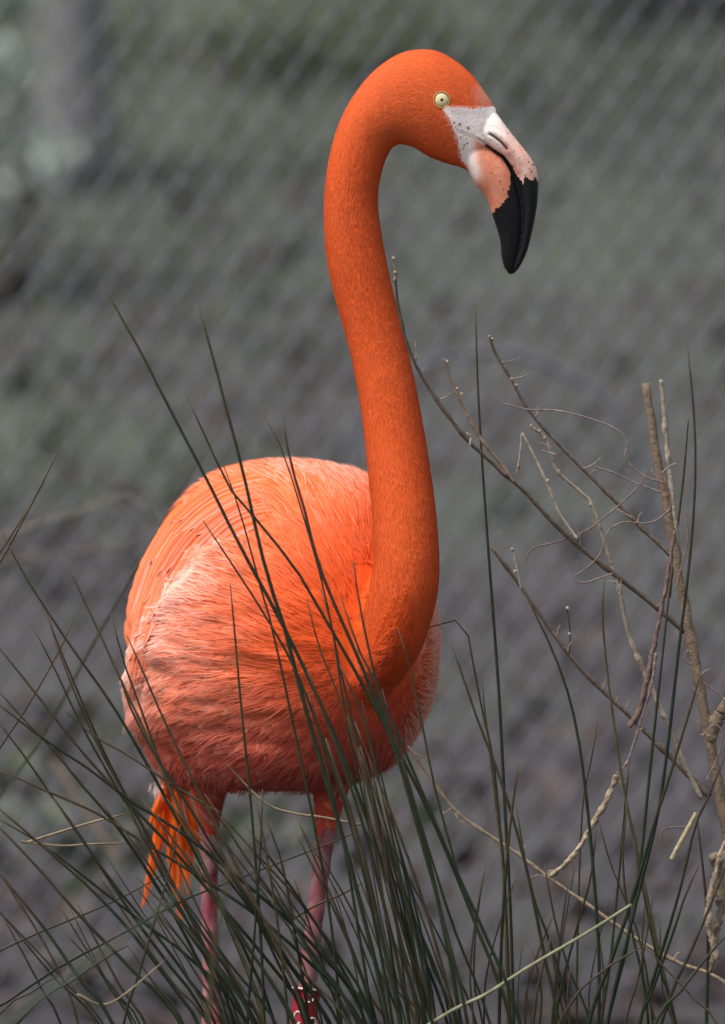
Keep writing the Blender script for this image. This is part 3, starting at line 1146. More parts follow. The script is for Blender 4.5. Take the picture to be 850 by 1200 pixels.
UP = [(570, 119, 530, 149, .0080), (581.5, 132, 545, 157, .0138), (594, 149, 560, 164, .0170), (608, 167, 575, 174, .0165), (621.5, 184, 589, 184, .0155), (629, 199, 598, 196, .0145),
      (631, 212, 604, 210, .0135), (630, 238, 610, 236, .0118), (625, 266, 611.5, 264, .0098), (618, 294, 608, 292, .0075), (609, 313, 602, 312, .005), (602, 321, 599, 321, .002)]
LO = [(531, 149, 546, 196, .0085), (546, 157, 553, 206, .0138), (561, 164, 559, 217, .0172), (575.5, 174, 567, 228, .0175), (589.5, 184, 573, 239, .0166), (598.5, 196, 577, 252, .0155),
      (605, 211, 581, 264, .0140), (611.5, 237, 586, 281, .0118), (613, 264, 588, 301, .0095), (609, 292, 591, 313, .0070), (603, 312, 595, 319, .0045), (600, 321, 597, 322, .002)]


def jag(p_):
    return np.array([noise.noise(Vector((a * 0.35, b * 0.35, 2))) for a, b in p_])


GAPE = [(530, 149), (541, 155), (557.7, 162), (575, 174), (589.4, 183.5), (598, 195.5), (604, 210), (611, 237), (612.5, 265), (608.5, 292), (601, 316), (598, 324)]
UP_SIDE = GAPE + [(598, 345), (670, 345), (670, 90), (520, 90)]
BILL_LINE = [(580, 128), (566, 143), (556, 160), (553, 180), (552, 206)]      # where the bare face turns into the bill


def remesh(V, T, size, iters):
    o = bpy.data.objects.new('raw', tri_mesh('raw', V, T))
    COL.objects.link(o)
    md = o.modifiers.new('r', 'REMESH')
    md.mode = 'VOXEL'
    md.voxel_size = size
    ms = o.modifiers.new('s', 'SMOOTH')
    ms.factor = 0.5
    ms.iterations = iters
    dg = bpy.context.evaluated_depsgraph_get()
    dg.update()
    me = bpy.data.meshes.new_from_object(o.evaluated_get(dg))
    bpy.data.objects.remove(o)
    me.calc_loop_triangles()
    v = np.empty(len(me.vertices) * 3, np.float32)
    me.vertices.foreach_get('co', v)
    t = np.empty(len(me.loop_triangles) * 3, np.int32)
    me.loop_triangles.foreach_get('vertices', t)
    bpy.data.meshes.remove(me)
    return v.reshape(-1, 3).astype(float), t.reshape(-1, 3)


def mesh_normals(V, T):
    fn = np.cross(V[T[:, 1]] - V[T[:, 0]], V[T[:, 2]] - V[T[:, 0]])
    n = np.zeros_like(V)
    for k in range(3):
        np.add.at(n, T[:, k], fn)
    return n / (np.linalg.norm(n, axis=1)[:, None] + 1e-12)


def build_bill():
    """bare face and the two halves of the bill, shaped as one surface and then parted along the gape"""
    parts = [loft(NECK[13:], 90, 48)[:2]]
    for ST in (UP, LO):
        parts.append(loft([(a, b, c, d, HEADY, h) for a, b, c, d, h in ST], 130, 56, power=0.85)[:2])
    V, T, _ = join(parts)
    V, T = remesh(V, T, 0.00095, 9)
    p_ = to_px(V)
    sel = (in_poly(p_, FACE_POLY) | (p_[:, 0] > np.interp(p_[:, 1], [124, 130, 200, 215, 330], [578, 556, 550, 553, 560])) & (p_[:, 1] > 122))
    keep = sel[T].all(1)
    T = T[keep]
    used = np.unique(T)
    mp = -np.ones(len(V), int)
    mp[used] = np.arange(len(used))
    V, T = V[used], mp[T]
    Nn = mesh_normals(V, T)
    if np.sum(Nn * (V - np.array([V[:, 0].mean(), HEADY, V[:, 2].mean()]))) < 0:
        T = T[:, ::-1]
        Nn = -Nn
    p_ = to_px(V)
    x, y = p_[:, 0], p_[:, 1]
    j = jag(p_)
    nz = np.array([noise.noise(Vector((a * 0.10, b * 0.10, 9))) for a, b in p_])
    nf = np.array([noise.noise(Vector((a * 0.45, b * 0.45, 4))) for a, b in p_])
    g = poly_dist(p_, GAPE[1:])
    # relief: pinched mouth line, wrinkled skin, a nostril groove and a low ridge beside it
    nost = poly_dist(p_, [(574, 157), (580, 160.5), (588, 167), (594, 174)])
    ridge = poly_dist(p_, [(578, 153), (588, 160), (600, 172), (606, 184), (608, 200)])
    bare = 1 - sstep(200, 214, y)
    up = in_poly(p_, UP_SIDE)
    lip = poly_dist(p_, [(560, 160.5), (577, 170), (592, 180), (601, 192)])
    disp = -0.0012 * (1 - 0.88 * sstep(200, 228, y)) * np.exp(-(g / 1.5) ** 2) + 0.0002 * nf * bare - 0.0011 * np.exp(-(nost / 2.0) ** 2) + 0.0006 * np.exp(-(ridge / 2.5) ** 2) + 0.0006 * np.exp(-(lip / 2.2) ** 2) * up
    disp = disp + 0.0008 * (1 - sstep(0, 14, poly_dist(p_, FACE_POLY[1:11])))
    V = V + Nn * disp[:, None]
    Nn = mesh_normals(V, T)
    # colours
    white = np.array((0.95, 0.84, 0.80))
    wh = (1 - sstep(572, 614, x + 0.3 * (y - 150)))[:, None]
    cu = np.array((0.84, 0.50, 0.41)) * (1 - wh) + white * wh + nz[:, None] * np.array((0.05, 0.13, 0.13))

    def mix(c, q, col):
        q = np.asarray(q)[:, None]
        return c * (1 - q) + np.array(col) * q
    cu = mix(cu, (1 - sstep(1, 6, poly_dist(p_, [(592, 170), (600, 185), (605, 200)]))) * 0.55, (0.70, 0.28, 0.26))
    cu = mix(cu, (1 - sstep(0.5, 3.0, lip)) * 0.55, (0.80, 0.56, 0.40))
    cu = mix(cu, (1 - sstep(0.5, 2.6, poly_dist(p_, [(572, 150), (580, 148), (588, 153)]))) * 0.3, (0.75, 0.42, 0.36))
    cl = np.tile(np.array((0.74, 0.27, 0.165)), (len(V), 1)) + (nz * 0.7 + nf * 0.5)[:, None] * np.array((0.08, 0.10, 0.08))
    cl = mix(cl, (1 - sstep(3, 20, poly_dist(p_, [(536, 160), (545, 180), (551, 204)]))) * 0.95, white * 0.97)
    cl = mix(cl, (1 - sstep(0, 5, poly_dist(p_, [(553, 207), (560, 218), (570, 232), (576, 250)]))) * 0.35, (0.70, 0.42, 0.33))
    col = np.where(up[:, None], cu, cl)
    fw = 1 - sstep(-6, 6, x - np.interp(y, [128, 143, 160, 180, 206], [580, 566, 556, 553, 552]))
    cf = np.tile(white, (len(V), 1)) + (nz * 0.05 + nf * 0.035)[:, None] * np.array((0.6, 1, 1))
    col = col * (1 - fw[:, None]) + cf * fw[:, None]
    lim = np.interp(x, [598, 604, 613, 616, 622, 626, 632], [196, 203, 213, 206, 212, 209, 211])
    black = np.where(up, y + j * 5 > lim, in_poly(p_ + j[:, None] * 3, [(596, 190), (600, 205), (598, 218), (594, 232), (585, 243), (574, 252), (560, 340), (660, 340), (660, 190)]))
    black |= (g < np.clip((x - 562) * 0.07, 0, 2.6) + j * 0.8) & (x > 562)
    for dx, dy, r in [(532, 144, 1.4), (539, 146, 1.8), (549, 150, 2.0), (536, 152, 1.3), (544, 158, 1.4), (544, 170, 1.2), (548, 168, 1.4), (543, 174, 1.1), (530, 131, 1.0), (540, 161, 1.3), (547, 163, 1.1), (534, 148, 1.0),
                      (625, 193, 1.7), (620, 190, 1.3), (616, 176, 1.1), (621, 198, 1.1), (595, 156, 1.0), (602, 178, 1.1), (623, 201, 1.4), (586, 213, 1.1), (577, 203, 1.0), (590, 222, 1.0)]:
        col = mix(col, (1 - sstep(r * 0.5, r * 1.4, np.hypot(x - dx, y - dy) + nf * 0.8)) * 0.85, (0.15, 0.06, 0.04))
    col = mix(col, (1 - sstep(0.7, 2.0, g)) * (x < 568) * (x > 539) * 0.95, (0.10, 0.035, 0.025))
    col = mix(col, (1 - sstep(0.9, 2.4, nost)) * 0.97, (0.05, 0.012, 0.01))
    eb = poly_dist(p_, FACE_POLY[1:10]) + nf * 3.0 + nz * 1.5
    col = mix(col, (1 - sstep(0.3, 3.6, eb)) * (x < 579), (0.88, 0.17, 0.05))
    col[black] = np.array((0.011, 0.011, 0.013)) * (1 + 0.3 * nf[black][:, None])
    col = np.clip(col, 0.004, 1)
    # part it: bare face, upper half, lower half
    cen = to_px(V[T].mean(1))
    isface = in_poly(cen, FACE_POLY[:11] + BILL_LINE[::-1])
    isup = in_poly(cen, UP_SIDE)
    for name, m, label in (('face_skin', isface, 'bare whitish facial skin with small brown specks'),
                           ('upper_mandible', ~isface & isup, 'pale pink upper half of the hooked bill with black tip'),
                           ('lower_mandible', ~isface & ~isup, 'salmon lower half of the hooked bill with black tip')):
        t = T[m]
        us = np.unique(t)
        q = -np.ones(len(V), int)
        q[us] = np.arange(len(us))
        me = tri_mesh(name, V[us], q[t], col[us], M_FACE if name == 'face_skin' else M_BILL)
        me.normals_split_custom_set_from_vertices(Nn[us].tolist())
        tag(link(name, me, bird), label)


build_bill()


def disc_dome(c, axis, r, h, n=28, m=6):
    """shallow dome facing axis"""
    axis = axis / np.linalg.norm(axis)
    u = np.cross(axis, [0, 0, 1.0])
    u /= np.linalg.norm(u)
    v = np.cross(axis, u)
    V = []
    for i in range(m + 1):
        q = i / m
        for k in range(n):
            a = 2 * math.pi * k / n
            V.append(c + (u * math.cos(a) + v * math.sin(a)) * r * math.cos(q * math.pi / 2) + axis * h * math.sin(q * math.pi / 2))
    return np.array(V), np.array(grid_tris(m + 1, n))


def ring(c, axis, r, th, n=36, m=10):
    axis = axis / np.linalg.norm(axis)
    u = np.cross(axis, [0, 0, 1.0])
    u /= np.linalg.norm(u)
    v = np.cross(axis, u)
    V = []
    for k in range(n + 1):
        a = 2 * math.pi * (k % n) / n
        e = u * math.cos(a) + v * math.sin(a)
        for i in range(m):
            b = 2 * math.pi * i / m
            V.append(c + e * (r + th * math.cos(b)) + axis * th * math.sin(b))
    return np.array(V), np.array(grid_tris(n + 1, m))


def build_eyes():
    for side in (-1, 1):
        w = P(517.3, 116.8, HEADY)
        h = BVH.ray_cast(Vector((w.x, HEADY + side * 0.2, w.z)), Vector((0, -side, 0)))
        c = np.array(h[0])
        ax = np.array([0.10, side * 1.0, 0.06])
        ax /= np.linalg.norm(ax)
        c = c - ax * 0.0012
        V, T = disc_dome(c, ax, 0.0070, 0.0030, 36, 10)
        rr = np.linalg.norm((V - c) - ((V - c) @ ax)[:, None] * ax, axis=1)
        col = np.tile(np.array((0.72, 0.62, 0.35)), (len(V), 1))
        col[rr > 0.0042] = (0.72, 0.60, 0.32)
        col[rr > 0.0062] = (0.22, 0.15, 0.06)
        m = M_EYE
        eye = link('eye', tri_mesh('eye', V, T, col, m), bird)
        tag(eye, 'round pale yellow eye')
        pc = c + ax * 0.0030 * math.sqrt(1 - (0.0016 / 0.007) ** 2) - ax * 0.0002
        V, T = disc_dome(pc, ax, 0.0016, 0.0006, 20, 4)
        link('pupil', tri_mesh('pupil', V, T, None, M_PUPIL), eye)
        V, T = ring(c + ax * 0.0012, ax, 0.0073, 0.0007)
        link('eyelid', tri_mesh('eyelid', V, T, np.tile((0.46, 0.30, 0.12), (len(V), 1)), M_FACE), eye)


M_EYE = attr_mat('eye', rough=0.12, spec=0.6)
build_eyes()


# ---- legs, band
def build_leg(top, pts, y_foot, band):
    """bare leg: upper shank, ankle joint, tarsus, webbed foot on the ground"""
    path = [np.array(p) for p in pts]
    base = path[-1]
    n = 150
    sp_ = smooth_path(path, n)
    z = sp_[:, 2]
    s = np.linspace(0, 1, n)
    ank = 0.36
    rad = np.interp(z, [0.0, 0.03, ank - 0.04, ank, ank + 0.04, 0.50, 0.62, 0.75], [0.008, 0.0065, 0.0075, 0.0125, 0.0085, 0.0080, 0.0090, 0.0105])
    rad = rad + 0.00035 * np.sin(s * n * 1.25)       # transverse scales
    V, T = tube_data(sp_, rad, 16)
    zz = V[:, 2]
    nz = np.array([noise.noise(Vector((a[0] * 120, a[1] * 120, a[2] * 60))) for a in V])
    col = np.tile(np.array((0.27, 0.085, 0.10)), (len(V), 1)) + nz[:, None] * np.array((0.16, 0.13, 0.12))
    q = sstep(0.02, 0.35, np.array([noise.noise(Vector((a[0] * 40, a[1] * 40, a[2] * 28 + 4))) for a in V]))[:, None] * 0.55
    col = col * (1 - q) + np.array((0.31, 0.18, 0.165)) * q
    leg = link('leg', tri_mesh('leg', V, T, np.clip(col, 0.02, 1), M_LEG), bird)
    # three webbed front toes and a hind toe
    fw = FWD
    toes = []
    tips = []
    for a in (-0.5, 0.0, 0.5):
        d = np.array([fw[0] * math.cos(a) - fw[1] * math.sin(a), fw[0] * math.sin(a) + fw[1] * math.cos(a), 0])
        e = base + d * 0.085
        e[2] = 0.006 + 0.0
        tips.append(e)
        st_ = base.copy()
        st_[2] = 0.012
        toes.append(tube_data(smooth_path([st_, (st_ + e) / 2 + np.array([0, 0, 0.004]), e], 8), np.linspace(0.007, 0.003, 8), 8) + ((0.45, 0.14, 0.15),))
    web = np.array([base + np.array([0, 0, 0.010]) - np.array([0, 0, base[2]])] + [t * 1.0 for t in tips])
    toes.append((web, np.array([(0, 1, 2), (0, 2, 3)]), (0.42, 0.15, 0.15)))
    V, T, C = join(toes)
    link('foot', tri_mesh('foot', V, T, C, M_LEG), leg)
    return leg, sp_


leg_a, _ = build_leg(None, [P(247, 935, 0.12), P(246, 1000, 0.115), P(246, 1080, 0.11), P(249, 1200, 0.10), P(250, 1255, 0.09), Vector((P(252, 1255, 0.1).x, 0.13, 0.0))], 0, False)
leg_b, sp_b = build_leg(None, [P(386, 935, 0.015), P(379, 1000, 0.008), P(370, 1070, 0.003), P(361, 1150, 0.0), P(357, 1200, -0.003), P(354, 1255, -0.005), Vector((P(352, 1255, 0).x, 0.03, 0.0))], 0, True)


def build_band():
    # tapering plastic sleeve round the lower shank with a flared white lip
    k0 = int(np.argmin(np.abs(to_px(sp_b)[:, 1] - 1159)))
    k1 = int(np.argmin(np.abs(to_px(sp_b)[:, 1] - 1212)))
    path = sp_b[k0:k1 + 1]
    m = len(path)
    c0, c1 = path[0], path[-1]
    ax = (c0 - c1) / np.linalg.norm(c0 - c1)
    u = np.cross(ax, [0, 1.0, 0])
    u /= np.linalg.norm(u)
    v = np.cross(ax, u)
    prof = [(1.0, 0.0148), (0.985, 0.0152), (0.96, 0.0136), (0.85, 0.0130), (0.5, 0.0126), (0.1, 0.0124), (0.0, 0.0128), (0.0, 0.0112), (0.5, 0.0108), (0.95, 0.0116), (1.0, 0.0134), (1.0, 0.0148)]
    n = 40
    V = []
    for t, r in prof:
        for k in range(n):
            a = 2 * math.pi * k / n
            V.append(c1 + (c0 - c1) * t + (u * math.cos(a) + v * math.sin(a)) * r)
    T = grid_tris(len(prof), n)
    band = link('leg_band', tri_mesh('leg_band', np.array(V), T, None, M_BAND), leg_b)
    tag(band, 'dark red plastic leg band with white characters and white upper rim')
    V2 = []
    for t, r in [(1.004, 0.0134), (1.022, 0.0142), (1.018, 0.0156), (0.99, 0.0158), (0.978, 0.0151), (1.004, 0.0134)]:
        for k in range(n):
            a = 2 * math.pi * k / n
            V2.append(c1 + (c0 - c1) * t + (u * math.cos(a) + v * math.sin(a)) * r)
    link('band_rim', tri_mesh('band_rim', np.array(V2), grid_tris(6, n), None, M_BANDW), band)

    def glyph(strokes, ang, t_mid, hgt, wd):
        """strokes in a unit box, laid round the sleeve"""
        parts = []
        for st in strokes:
            pts = []
            for x, y in smooth_path(st, 18):
                a = ang + (x - 0.5) * wd / 0.0130
                t = t_mid + (y - 0.5) * hgt / np.linalg.norm(c0 - c1)
                r = 0.0130
                front = u * math.sin(a) - v * math.cos(a) if v[1] > 0 else u * math.sin(a) + v * math.cos(a)
                pts.append(c1 + (c0 - c1) * t + front * r)
            parts.append(tube_data(np.array(pts), 0.00095, 6))
        V_, T_, _ = join(parts)
        link('character', tri_mesh('character', V_, T_, None, M_BANDW), band)
    sgn = 1.0 if u[0] > 0 else -1.0
    Pg = [[(0.1, 0.0), (0.1, 0.5), (0.1, 1.0)], [(0.1, 1.0), (0.6, 0.98), (0.9, 0.8), (0.85, 0.55), (0.55, 0.42), (0.1, 0.42)]]
    Cg = [[(0.95, 0.85), (0.6, 1.0), (0.15, 0.8), (0.1, 0.5), (0.2, 0.15), (0.6, 0.0), (0.95, 0.15)]]
    if sgn < 0:
        Pg = [[(1 - x, y) for x, y in s_] for s_ in Pg]
        Cg = [[(1 - x, y) for x, y in s_] for s_ in Cg]
    glyph(Pg, 0.25 * sgn, 0.74, 0.013, 0.0095)
    glyph(Cg, -0.55 * sgn, 0.34, 0.012, 0.0085)
    glyph(Pg, 0.75 * sgn, 0.22, 0.012, 0.0085)


build_band()

# ---------------------------------------------------------------- rushes
G1, G2, G3 = (0.019, 0.029, 0.014), (0.030, 0.036, 0.017), (0.014, 0.024, 0.015)
BR = (0.060, 0.045, 0.024)
TAN = (0.22, 0.17, 0.11)

# traced stems: points tip to base, depth, half width at the base (photo pixels), colour
STEMS = [
    # over the trunk
    ([(118, 330), (160, 403), (200, 481), (242, 561), (281, 639), (325, 720), (360, 790), (400, 880), (430, 960), (470, 1080), (500, 1200)], -0.20, 2.6, G2),
    ([(231, 355), (250, 420), (268, 490), (283, 545), (300, 620), (315, 680), (332, 730), (350, 800), (375, 890), (400, 975), (430, 1090), (455, 1200)], -0.23, 2.9, G1),
    ([(217, 460), (240, 510), (262, 558), (275, 580), (310, 620), (350, 672), (378, 720), (410, 775), (440, 830), (480, 905), (520, 990), (560, 1090), (600, 1200)], -0.18, 2.4, G2),
    ([(262, 545), (275, 580), (290, 630), (303, 680), (315, 720), (330, 785), (345, 855), (365, 950), (385, 1060), (400, 1200)], -0.17, 1.9, G2),
    ([(308, 485), (330, 525), (345, 570), (360, 620), (372, 660), (386, 720), (400, 790), (420, 870), (450, 990), (480, 1200)], -0.19, 1.7, BR),
    ([(330, 482), (340, 540), (355, 590), (370, 650), (385, 692), (404, 735), (428, 790), (452, 850), (480, 930), (510, 1040), (540, 1200)], -0.22, 2.8, G1),
    ([(238, 610), (270, 658), (310, 720), (345, 782), (372, 850), (400, 930), (430, 1040), (460, 1200)], -0.18, 2.1, G2),
    ([(270, 685), (275, 740), (282, 820), (290, 900), (298, 990), (305, 1090), (310, 1200)], -0.16, 2.1, G2),
    ([(414, 655), (420, 700), (430, 750), (445, 815), (468, 895), (495, 990), (525, 1100), (548, 1200)], -0.24, 2.3, G2),
    ([(466, 735), (480, 780), (495, 850), (510, 925), (525, 980), (548, 1060), (580, 1140), (600, 1200)], -0.19, 1.8, G2),
    ([(360, 702), (374, 758), (398, 818), (418, 880), (440, 960), (465, 1080), (490, 1200)], -0.21, 2.0, BR),
    ([(376, 690), (389, 735), (396, 780), (402, 820), (415, 890), (440, 1000), (470, 1200)], -0.2, 1.8, G2),
    ([(393, 770), (410, 805), (428, 850), (448, 930), (470, 1030), (500, 1200)], -0.2, 2.0, G2),
    ([(382, 865), (395, 905), (412, 955), (430, 1020), (450, 1110), (470, 1200)], -0.26, 3.4, G1),
    ([(400, 700), (420, 760), (440, 800), (470, 870), (500, 940), (530, 1010), (575, 1110), (610, 1200)], -0.25, 2.4, G1),
    ([(360, 785), (385, 850), (405, 905), (425, 965), (450, 1060), (480, 1200)], -0.22, 2.6, G1),
    ([(362, 810), (372, 850), (390, 930), (405, 1000), (420, 1090), (436, 1200)], -0.18, 2.2, G1),
    # middle right
    ([(557, 355), (560, 450), (565, 540), (572, 640), (578, 720), (584, 800), (588, 870), (592, 950), (598, 1060), (602, 1200)], -0.10, 2.2, G1),
    ([(528, 752), (545, 800), (562, 850), (580, 895), (600, 955), (620, 1030), (640, 1130), (655, 1200)], -0.12, 2.4, G2),
    ([(503, 735), (524, 730), (545, 726), (549, 745), (556, 785), (567, 840), (578, 890), (585, 960), (592, 1040), (598, 1200)], -0.08, 1.9, BR),
    ([(565, 798), (568, 830), (574, 880), (582, 950), (590, 1030), (595, 1200)], -0.09, 2.0, (0.12, 0.10, 0.05)),
    ([(608, 895), (600, 950), (593, 1020), (588, 1100), (585, 1200)], -0.15, 2.6, G1),
    ([(612, 690), (640, 745), (662, 800), (675, 850), (683, 900), (690, 960), (697, 1040), (702, 1120), (702, 1200)], -0.14, 2.4, G1),
    ([(701, 845), (693, 890), (684, 935), (680, 1000), (677, 1100), (676, 1200)], -0.05, 1.6, BR),
    ([(709, 675), (706, 720), (712, 790), (720, 850), (732, 930), (745, 990), (760, 1060), (775, 1130), (790, 1200)], -0.12, 2.2, (0.09, 0.085, 0.04)),
    ([(788, 660), (780, 735), (765, 872), (756, 960), (748, 1030), (730, 1130), (712, 1200)], -0.16, 2.4, G1),
    ([(805, 400), (813, 480), (815, 560), (808, 660), (795, 765), (782, 880), (770, 960), (755, 1020), (738, 1090), (712, 1200)], -0.18, 2.3, G3),
    ([(807, 490), (801, 560), (790, 650), (785, 700)], -0.02, 1.6, BR),
    ([(823, 783), (800, 860), (780, 925), (768, 960), (745, 1040), (715, 1130), (690, 1200)], -0.2, 2.7, G1),
    ([(738, 890), (733, 940), (728, 1000), (722, 1060), (715, 1130), (705, 1200)], -0.1, 2.0, G2),
    ([(819, 1015), (803, 1050), (790, 1090), (765, 1160), (750, 1200)], -0.16, 2.4, G1),
    ([(850, 885), (832, 930), (815, 968), (795, 1050), (765, 1150), (750, 1200)], -0.14, 2.4, G1),
    ([(817, 957), (823, 1010), (828, 1060), (830, 1130), (828, 1200)], -0.14, 2.6, G1),
    ([(860, 990), (835, 1055), (812, 1110), (775, 1200)], -0.2, 2.5, G1),
    ([(870, 1075), (830, 1120), (795, 1165), (768, 1200)], -0.22, 2.4, G2),
    ([(755, 1108), (700, 1143), (655, 1200)], -0.21, 2.2, G2),
    ([(755, 1108), (785, 1140), (815, 1172), (840, 1200)], -0.21, 1.9, (0.09, 0.085, 0.04)),
    ([(699, 970), (692, 1030), (670, 1110), (650, 1200)], -0.1, 2.1, G2),
    ([(735, 940), (730, 1010), (738, 1080), (752, 1140), (760, 1200)], -0.13, 2.2, G1),
    ([(666, 1035), (656, 1105), (647, 1200)], -0.08, 2.0, BR),
    ([(638, 1012), (652, 1085), (670, 1145), (692, 1200)], -0.12, 2.0, G1),
    ([(700, 955), (715, 1010), (735, 1060), (752, 1110), (765, 1200)], -0.06, 1.7, G2),
    ([(605, 945), (622, 1040), (648, 1115), (668, 1200)], -0.16, 2.2, G1),
    ([(742, 985), (757, 1060), (772, 1130), (792, 1200)], -0.15, 2.3, G1),
    ([(645, 1100), (632, 1150), (625, 1200)], -0.2, 2.6, G1),
    ([(670, 1130), (665, 1165), (668, 1200)], -0.2, 2.6, G3),
    # left side
    ([(72, 520), (52, 562), (26, 612), (0, 660), (-40, 730), (-110, 900), (-130, 1200)], -0.05, 2.0, BR),
    ([(52, 565), (30, 602), (2, 645), (-40, 715), (-105, 900), (-120, 1200)], -0.04, 1.8, G2),
    ([(88, 722), (72, 758), (50, 798), (25, 840), (0, 877), (-60, 980), (-90, 1200)], -0.10, 1.7, BR),
    ([(262, 500), (215, 570), (180, 632), (140, 700), (90, 790), (40, 880), (0, 935), (-60, 1050), (-80, 1200)], 0.42, 2.2, G2),
    ([(0, 618), (22, 662), (45, 700), (85, 760), (129, 822), (166, 884), (207, 959), (250, 1040), (290, 1120), (322, 1200)], -0.12, 2.3, G1),
    ([(52, 712), (70, 760), (92, 812), (112, 860), (135, 908), (160, 955), (200, 1030), (240, 1110), (275, 1200)], -0.10, 2.2, G1),
    ([(37, 732), (60, 775), (82, 822), (102, 862), (128, 908), (152, 950), (190, 1025), (235, 1110), (268, 1200)], -0.15, 2.1, G2),
    ([(61, 742), (76, 782), (96, 832), (118, 880), (140, 920), (165, 962), (205, 1040), (250, 1130), (280, 1200)], -0.13, 2.0, BR),
    ([(75, 655), (97, 700), (125, 760), (150, 815), (170, 857), (190, 902), (215, 960), (250, 1040), (288, 1130), (310, 1200)], -0.16, 2.2, (0.08, 0.075, 0.04)),
    ([(130, 718), (145, 775), (165, 830), (183, 880), (207, 940), (237, 1010), (272, 1095), (310, 1200)], -0.14, 2.1, G2),
    ([(149, 745), (167, 785), (187, 832), (212, 885), (242, 945), (275, 1010), (320, 1100), (360, 1200)], -0.20, 2.2, BR),
    ([(132, 768), (146, 810), (160, 845), (185, 890), (215, 935), (255, 1000), (310, 1090), (365, 1200)], -0.18, 2.3, G1),
    ([(-10, 748), (40, 810), (75, 855), (110, 897), (150, 940), (200, 992), (260, 1062), (325, 1140), (365, 1200)], -0.15, 2.3, G1),
    ([(-10, 800), (30, 845), (62, 878), (100, 925), (132, 962), (182, 1035), (232, 1125), (262, 1200)], -0.13, 2.2, G1),
    ([(-15, 815), (50, 865), (110, 905), (152, 938), (212, 975), (275, 1025), (345, 1085), (405, 1150), (440, 1200)], -0.18, 2.4, G3),
    ([(-10, 835), (30, 888), (60, 932), (82, 962), (122, 1022), (162, 1082), (205, 1140), (245, 1200)], -0.12, 2.2, G1),
    ([(-10, 898), (50, 925), (112, 952), (165, 985), (225, 1022), (300, 1072), (370, 1135), (425, 1200)], -0.17, 2.3, G1),
    ([(-10, 940), (60, 1000), (112, 1047), (162, 1102), (205, 1160), (232, 1200)], -0.2, 2.5, G1),
    ([(-10, 955), (50, 990), (102, 1030), (162, 1077), (225, 1125), (290, 1200)], -0.13, 2.2, G3),
    ([(-10, 960), (40, 1012), (100, 1080), (170, 1152), (212, 1200)], -0.22, 2.6, G1),
    ([(-10, 1012), (50, 1085), (92, 1145), (132, 1200)], -0.25, 2.8, G1),
    ([(62, 935), (100, 990), (142, 1047), (184, 1097), (224, 1152), (252, 1200)], -0.14, 2.3, G1),
    ([(115, 935), (150, 985), (190, 1050), (240, 1120), (290, 1200)], -0.16, 2.3, G1),
    ([(145, 940), (185, 1010), (235, 1090), (300, 1200)], -0.18, 2.4, G3),
    ([(165, 935), (215, 1000), (265, 1075), (345, 1200)], -0.22, 2.4, G1),
    ([(195, 935), (235, 990), (290, 1060), (340, 1130), (385, 1200)], -0.17, 2.3, G1),
    ([(240, 930), (275, 985), (320, 1050), (375, 1130), (420, 1200)], -0.19, 2.4, G3),
    ([(250, 945), (300, 1000), (350, 1055), (400, 1125), (440, 1200)], -0.14, 2.2, G1),
    ([(310, 955), (330, 1010), (345, 1090), (362, 1200)], -0.17, 2.4, G1),
    ([(300, 935), (312, 1000), (325, 1080), (338, 1200)], -0.2, 2.2, G2),
    ([(308, 925), (305, 1000), (298, 1100), (290, 1200)], -0.2, 2.0, G1),
    ([(368, 985), (392, 1030), (412, 1065), (440, 1130), (470, 1200)], -0.15, 1.9, G2),
    ([(345, 1030), (365, 1090), (385, 1150), (398, 1200)], -0.12, 1.9, G2),
    # stems leaning the other way, low on the left
    ([(200, 1020), (150, 1048), (100, 1071), (50, 1091), (0, 1114), (-60, 1145), (-110, 1200)], -0.10, 1.8, G2),
    ([(420, 975), (366, 996), (330, 1010), (270, 1033), (215, 1055), (140, 1096), (70, 1133), (0, 1180), (-30, 1200)], -0.12, 1.8, G3),
    ([(150, 1108), (120, 1125), (85, 1150), (20, 1200)], -0.2, 2.2, G1),
    ([(150, 1108), (172, 1140), (195, 1172), (215, 1200)], -0.2, 2.2, G1),
    ([(75, 1140), (50, 1153), (25, 1172), (-10, 1200)], -0.22, 2.2, G2),
    ([(75, 1140), (90, 1163), (112, 1200)], -0.22, 2.0, G2),
    ([(212, 965), (196, 1030), (178, 1090), (160, 1150), (145, 1200)], -0.22, 2.0, G2),
    ([(425, 1035), (400, 1048), (372, 1060), (343, 1077)], -0.1, 1.6, BR),
    ([(150, 953), (110, 963), (70, 975), (32, 987)], -0.08, 1.6, TAN),
    ([(160, 988), (110, 989), (70, 991), (25, 986)], -0.08, 1.4, TAN),
    ([(265, 895), (310, 940), (345, 953), (380, 958), (425, 967)], -0.14, 1.5, TAN),
    ([(75, 832), (110, 862), (150, 885), (195, 915), (260, 955)], -0.16, 1.5, BR),
    ([(200, 1120), (130, 1175), (90, 1165)], -0.25, 1.2, TAN),
]
# stems too dense to tell one from the next: fill the tussocks the same way they lean
def fill(n, xr, yr, slope, depth, rs):
    for _ in range(n):
        x0, y0 = rs.uniform(*xr), rs.uniform(*yr)
        sl = rs.uniform(*slope)
        dy = 1210 - y0
        k = rs.uniform(-18, 18)
        STEMS.append(([(x0, y0), (x0 + sl * dy * 0.36 + k * 0.5, y0 + dy * 0.35), (x0 + sl * dy * 0.68 + k * 0.6, y0 + dy * 0.68), (x0 + sl * dy * 0.97, 1210)],
                      rs.uniform(*depth), rs.uniform(1.3, 2.3), rs.choice([G1, G1, G2, G3, BR, BR]) if y0 < 1120 else G3))


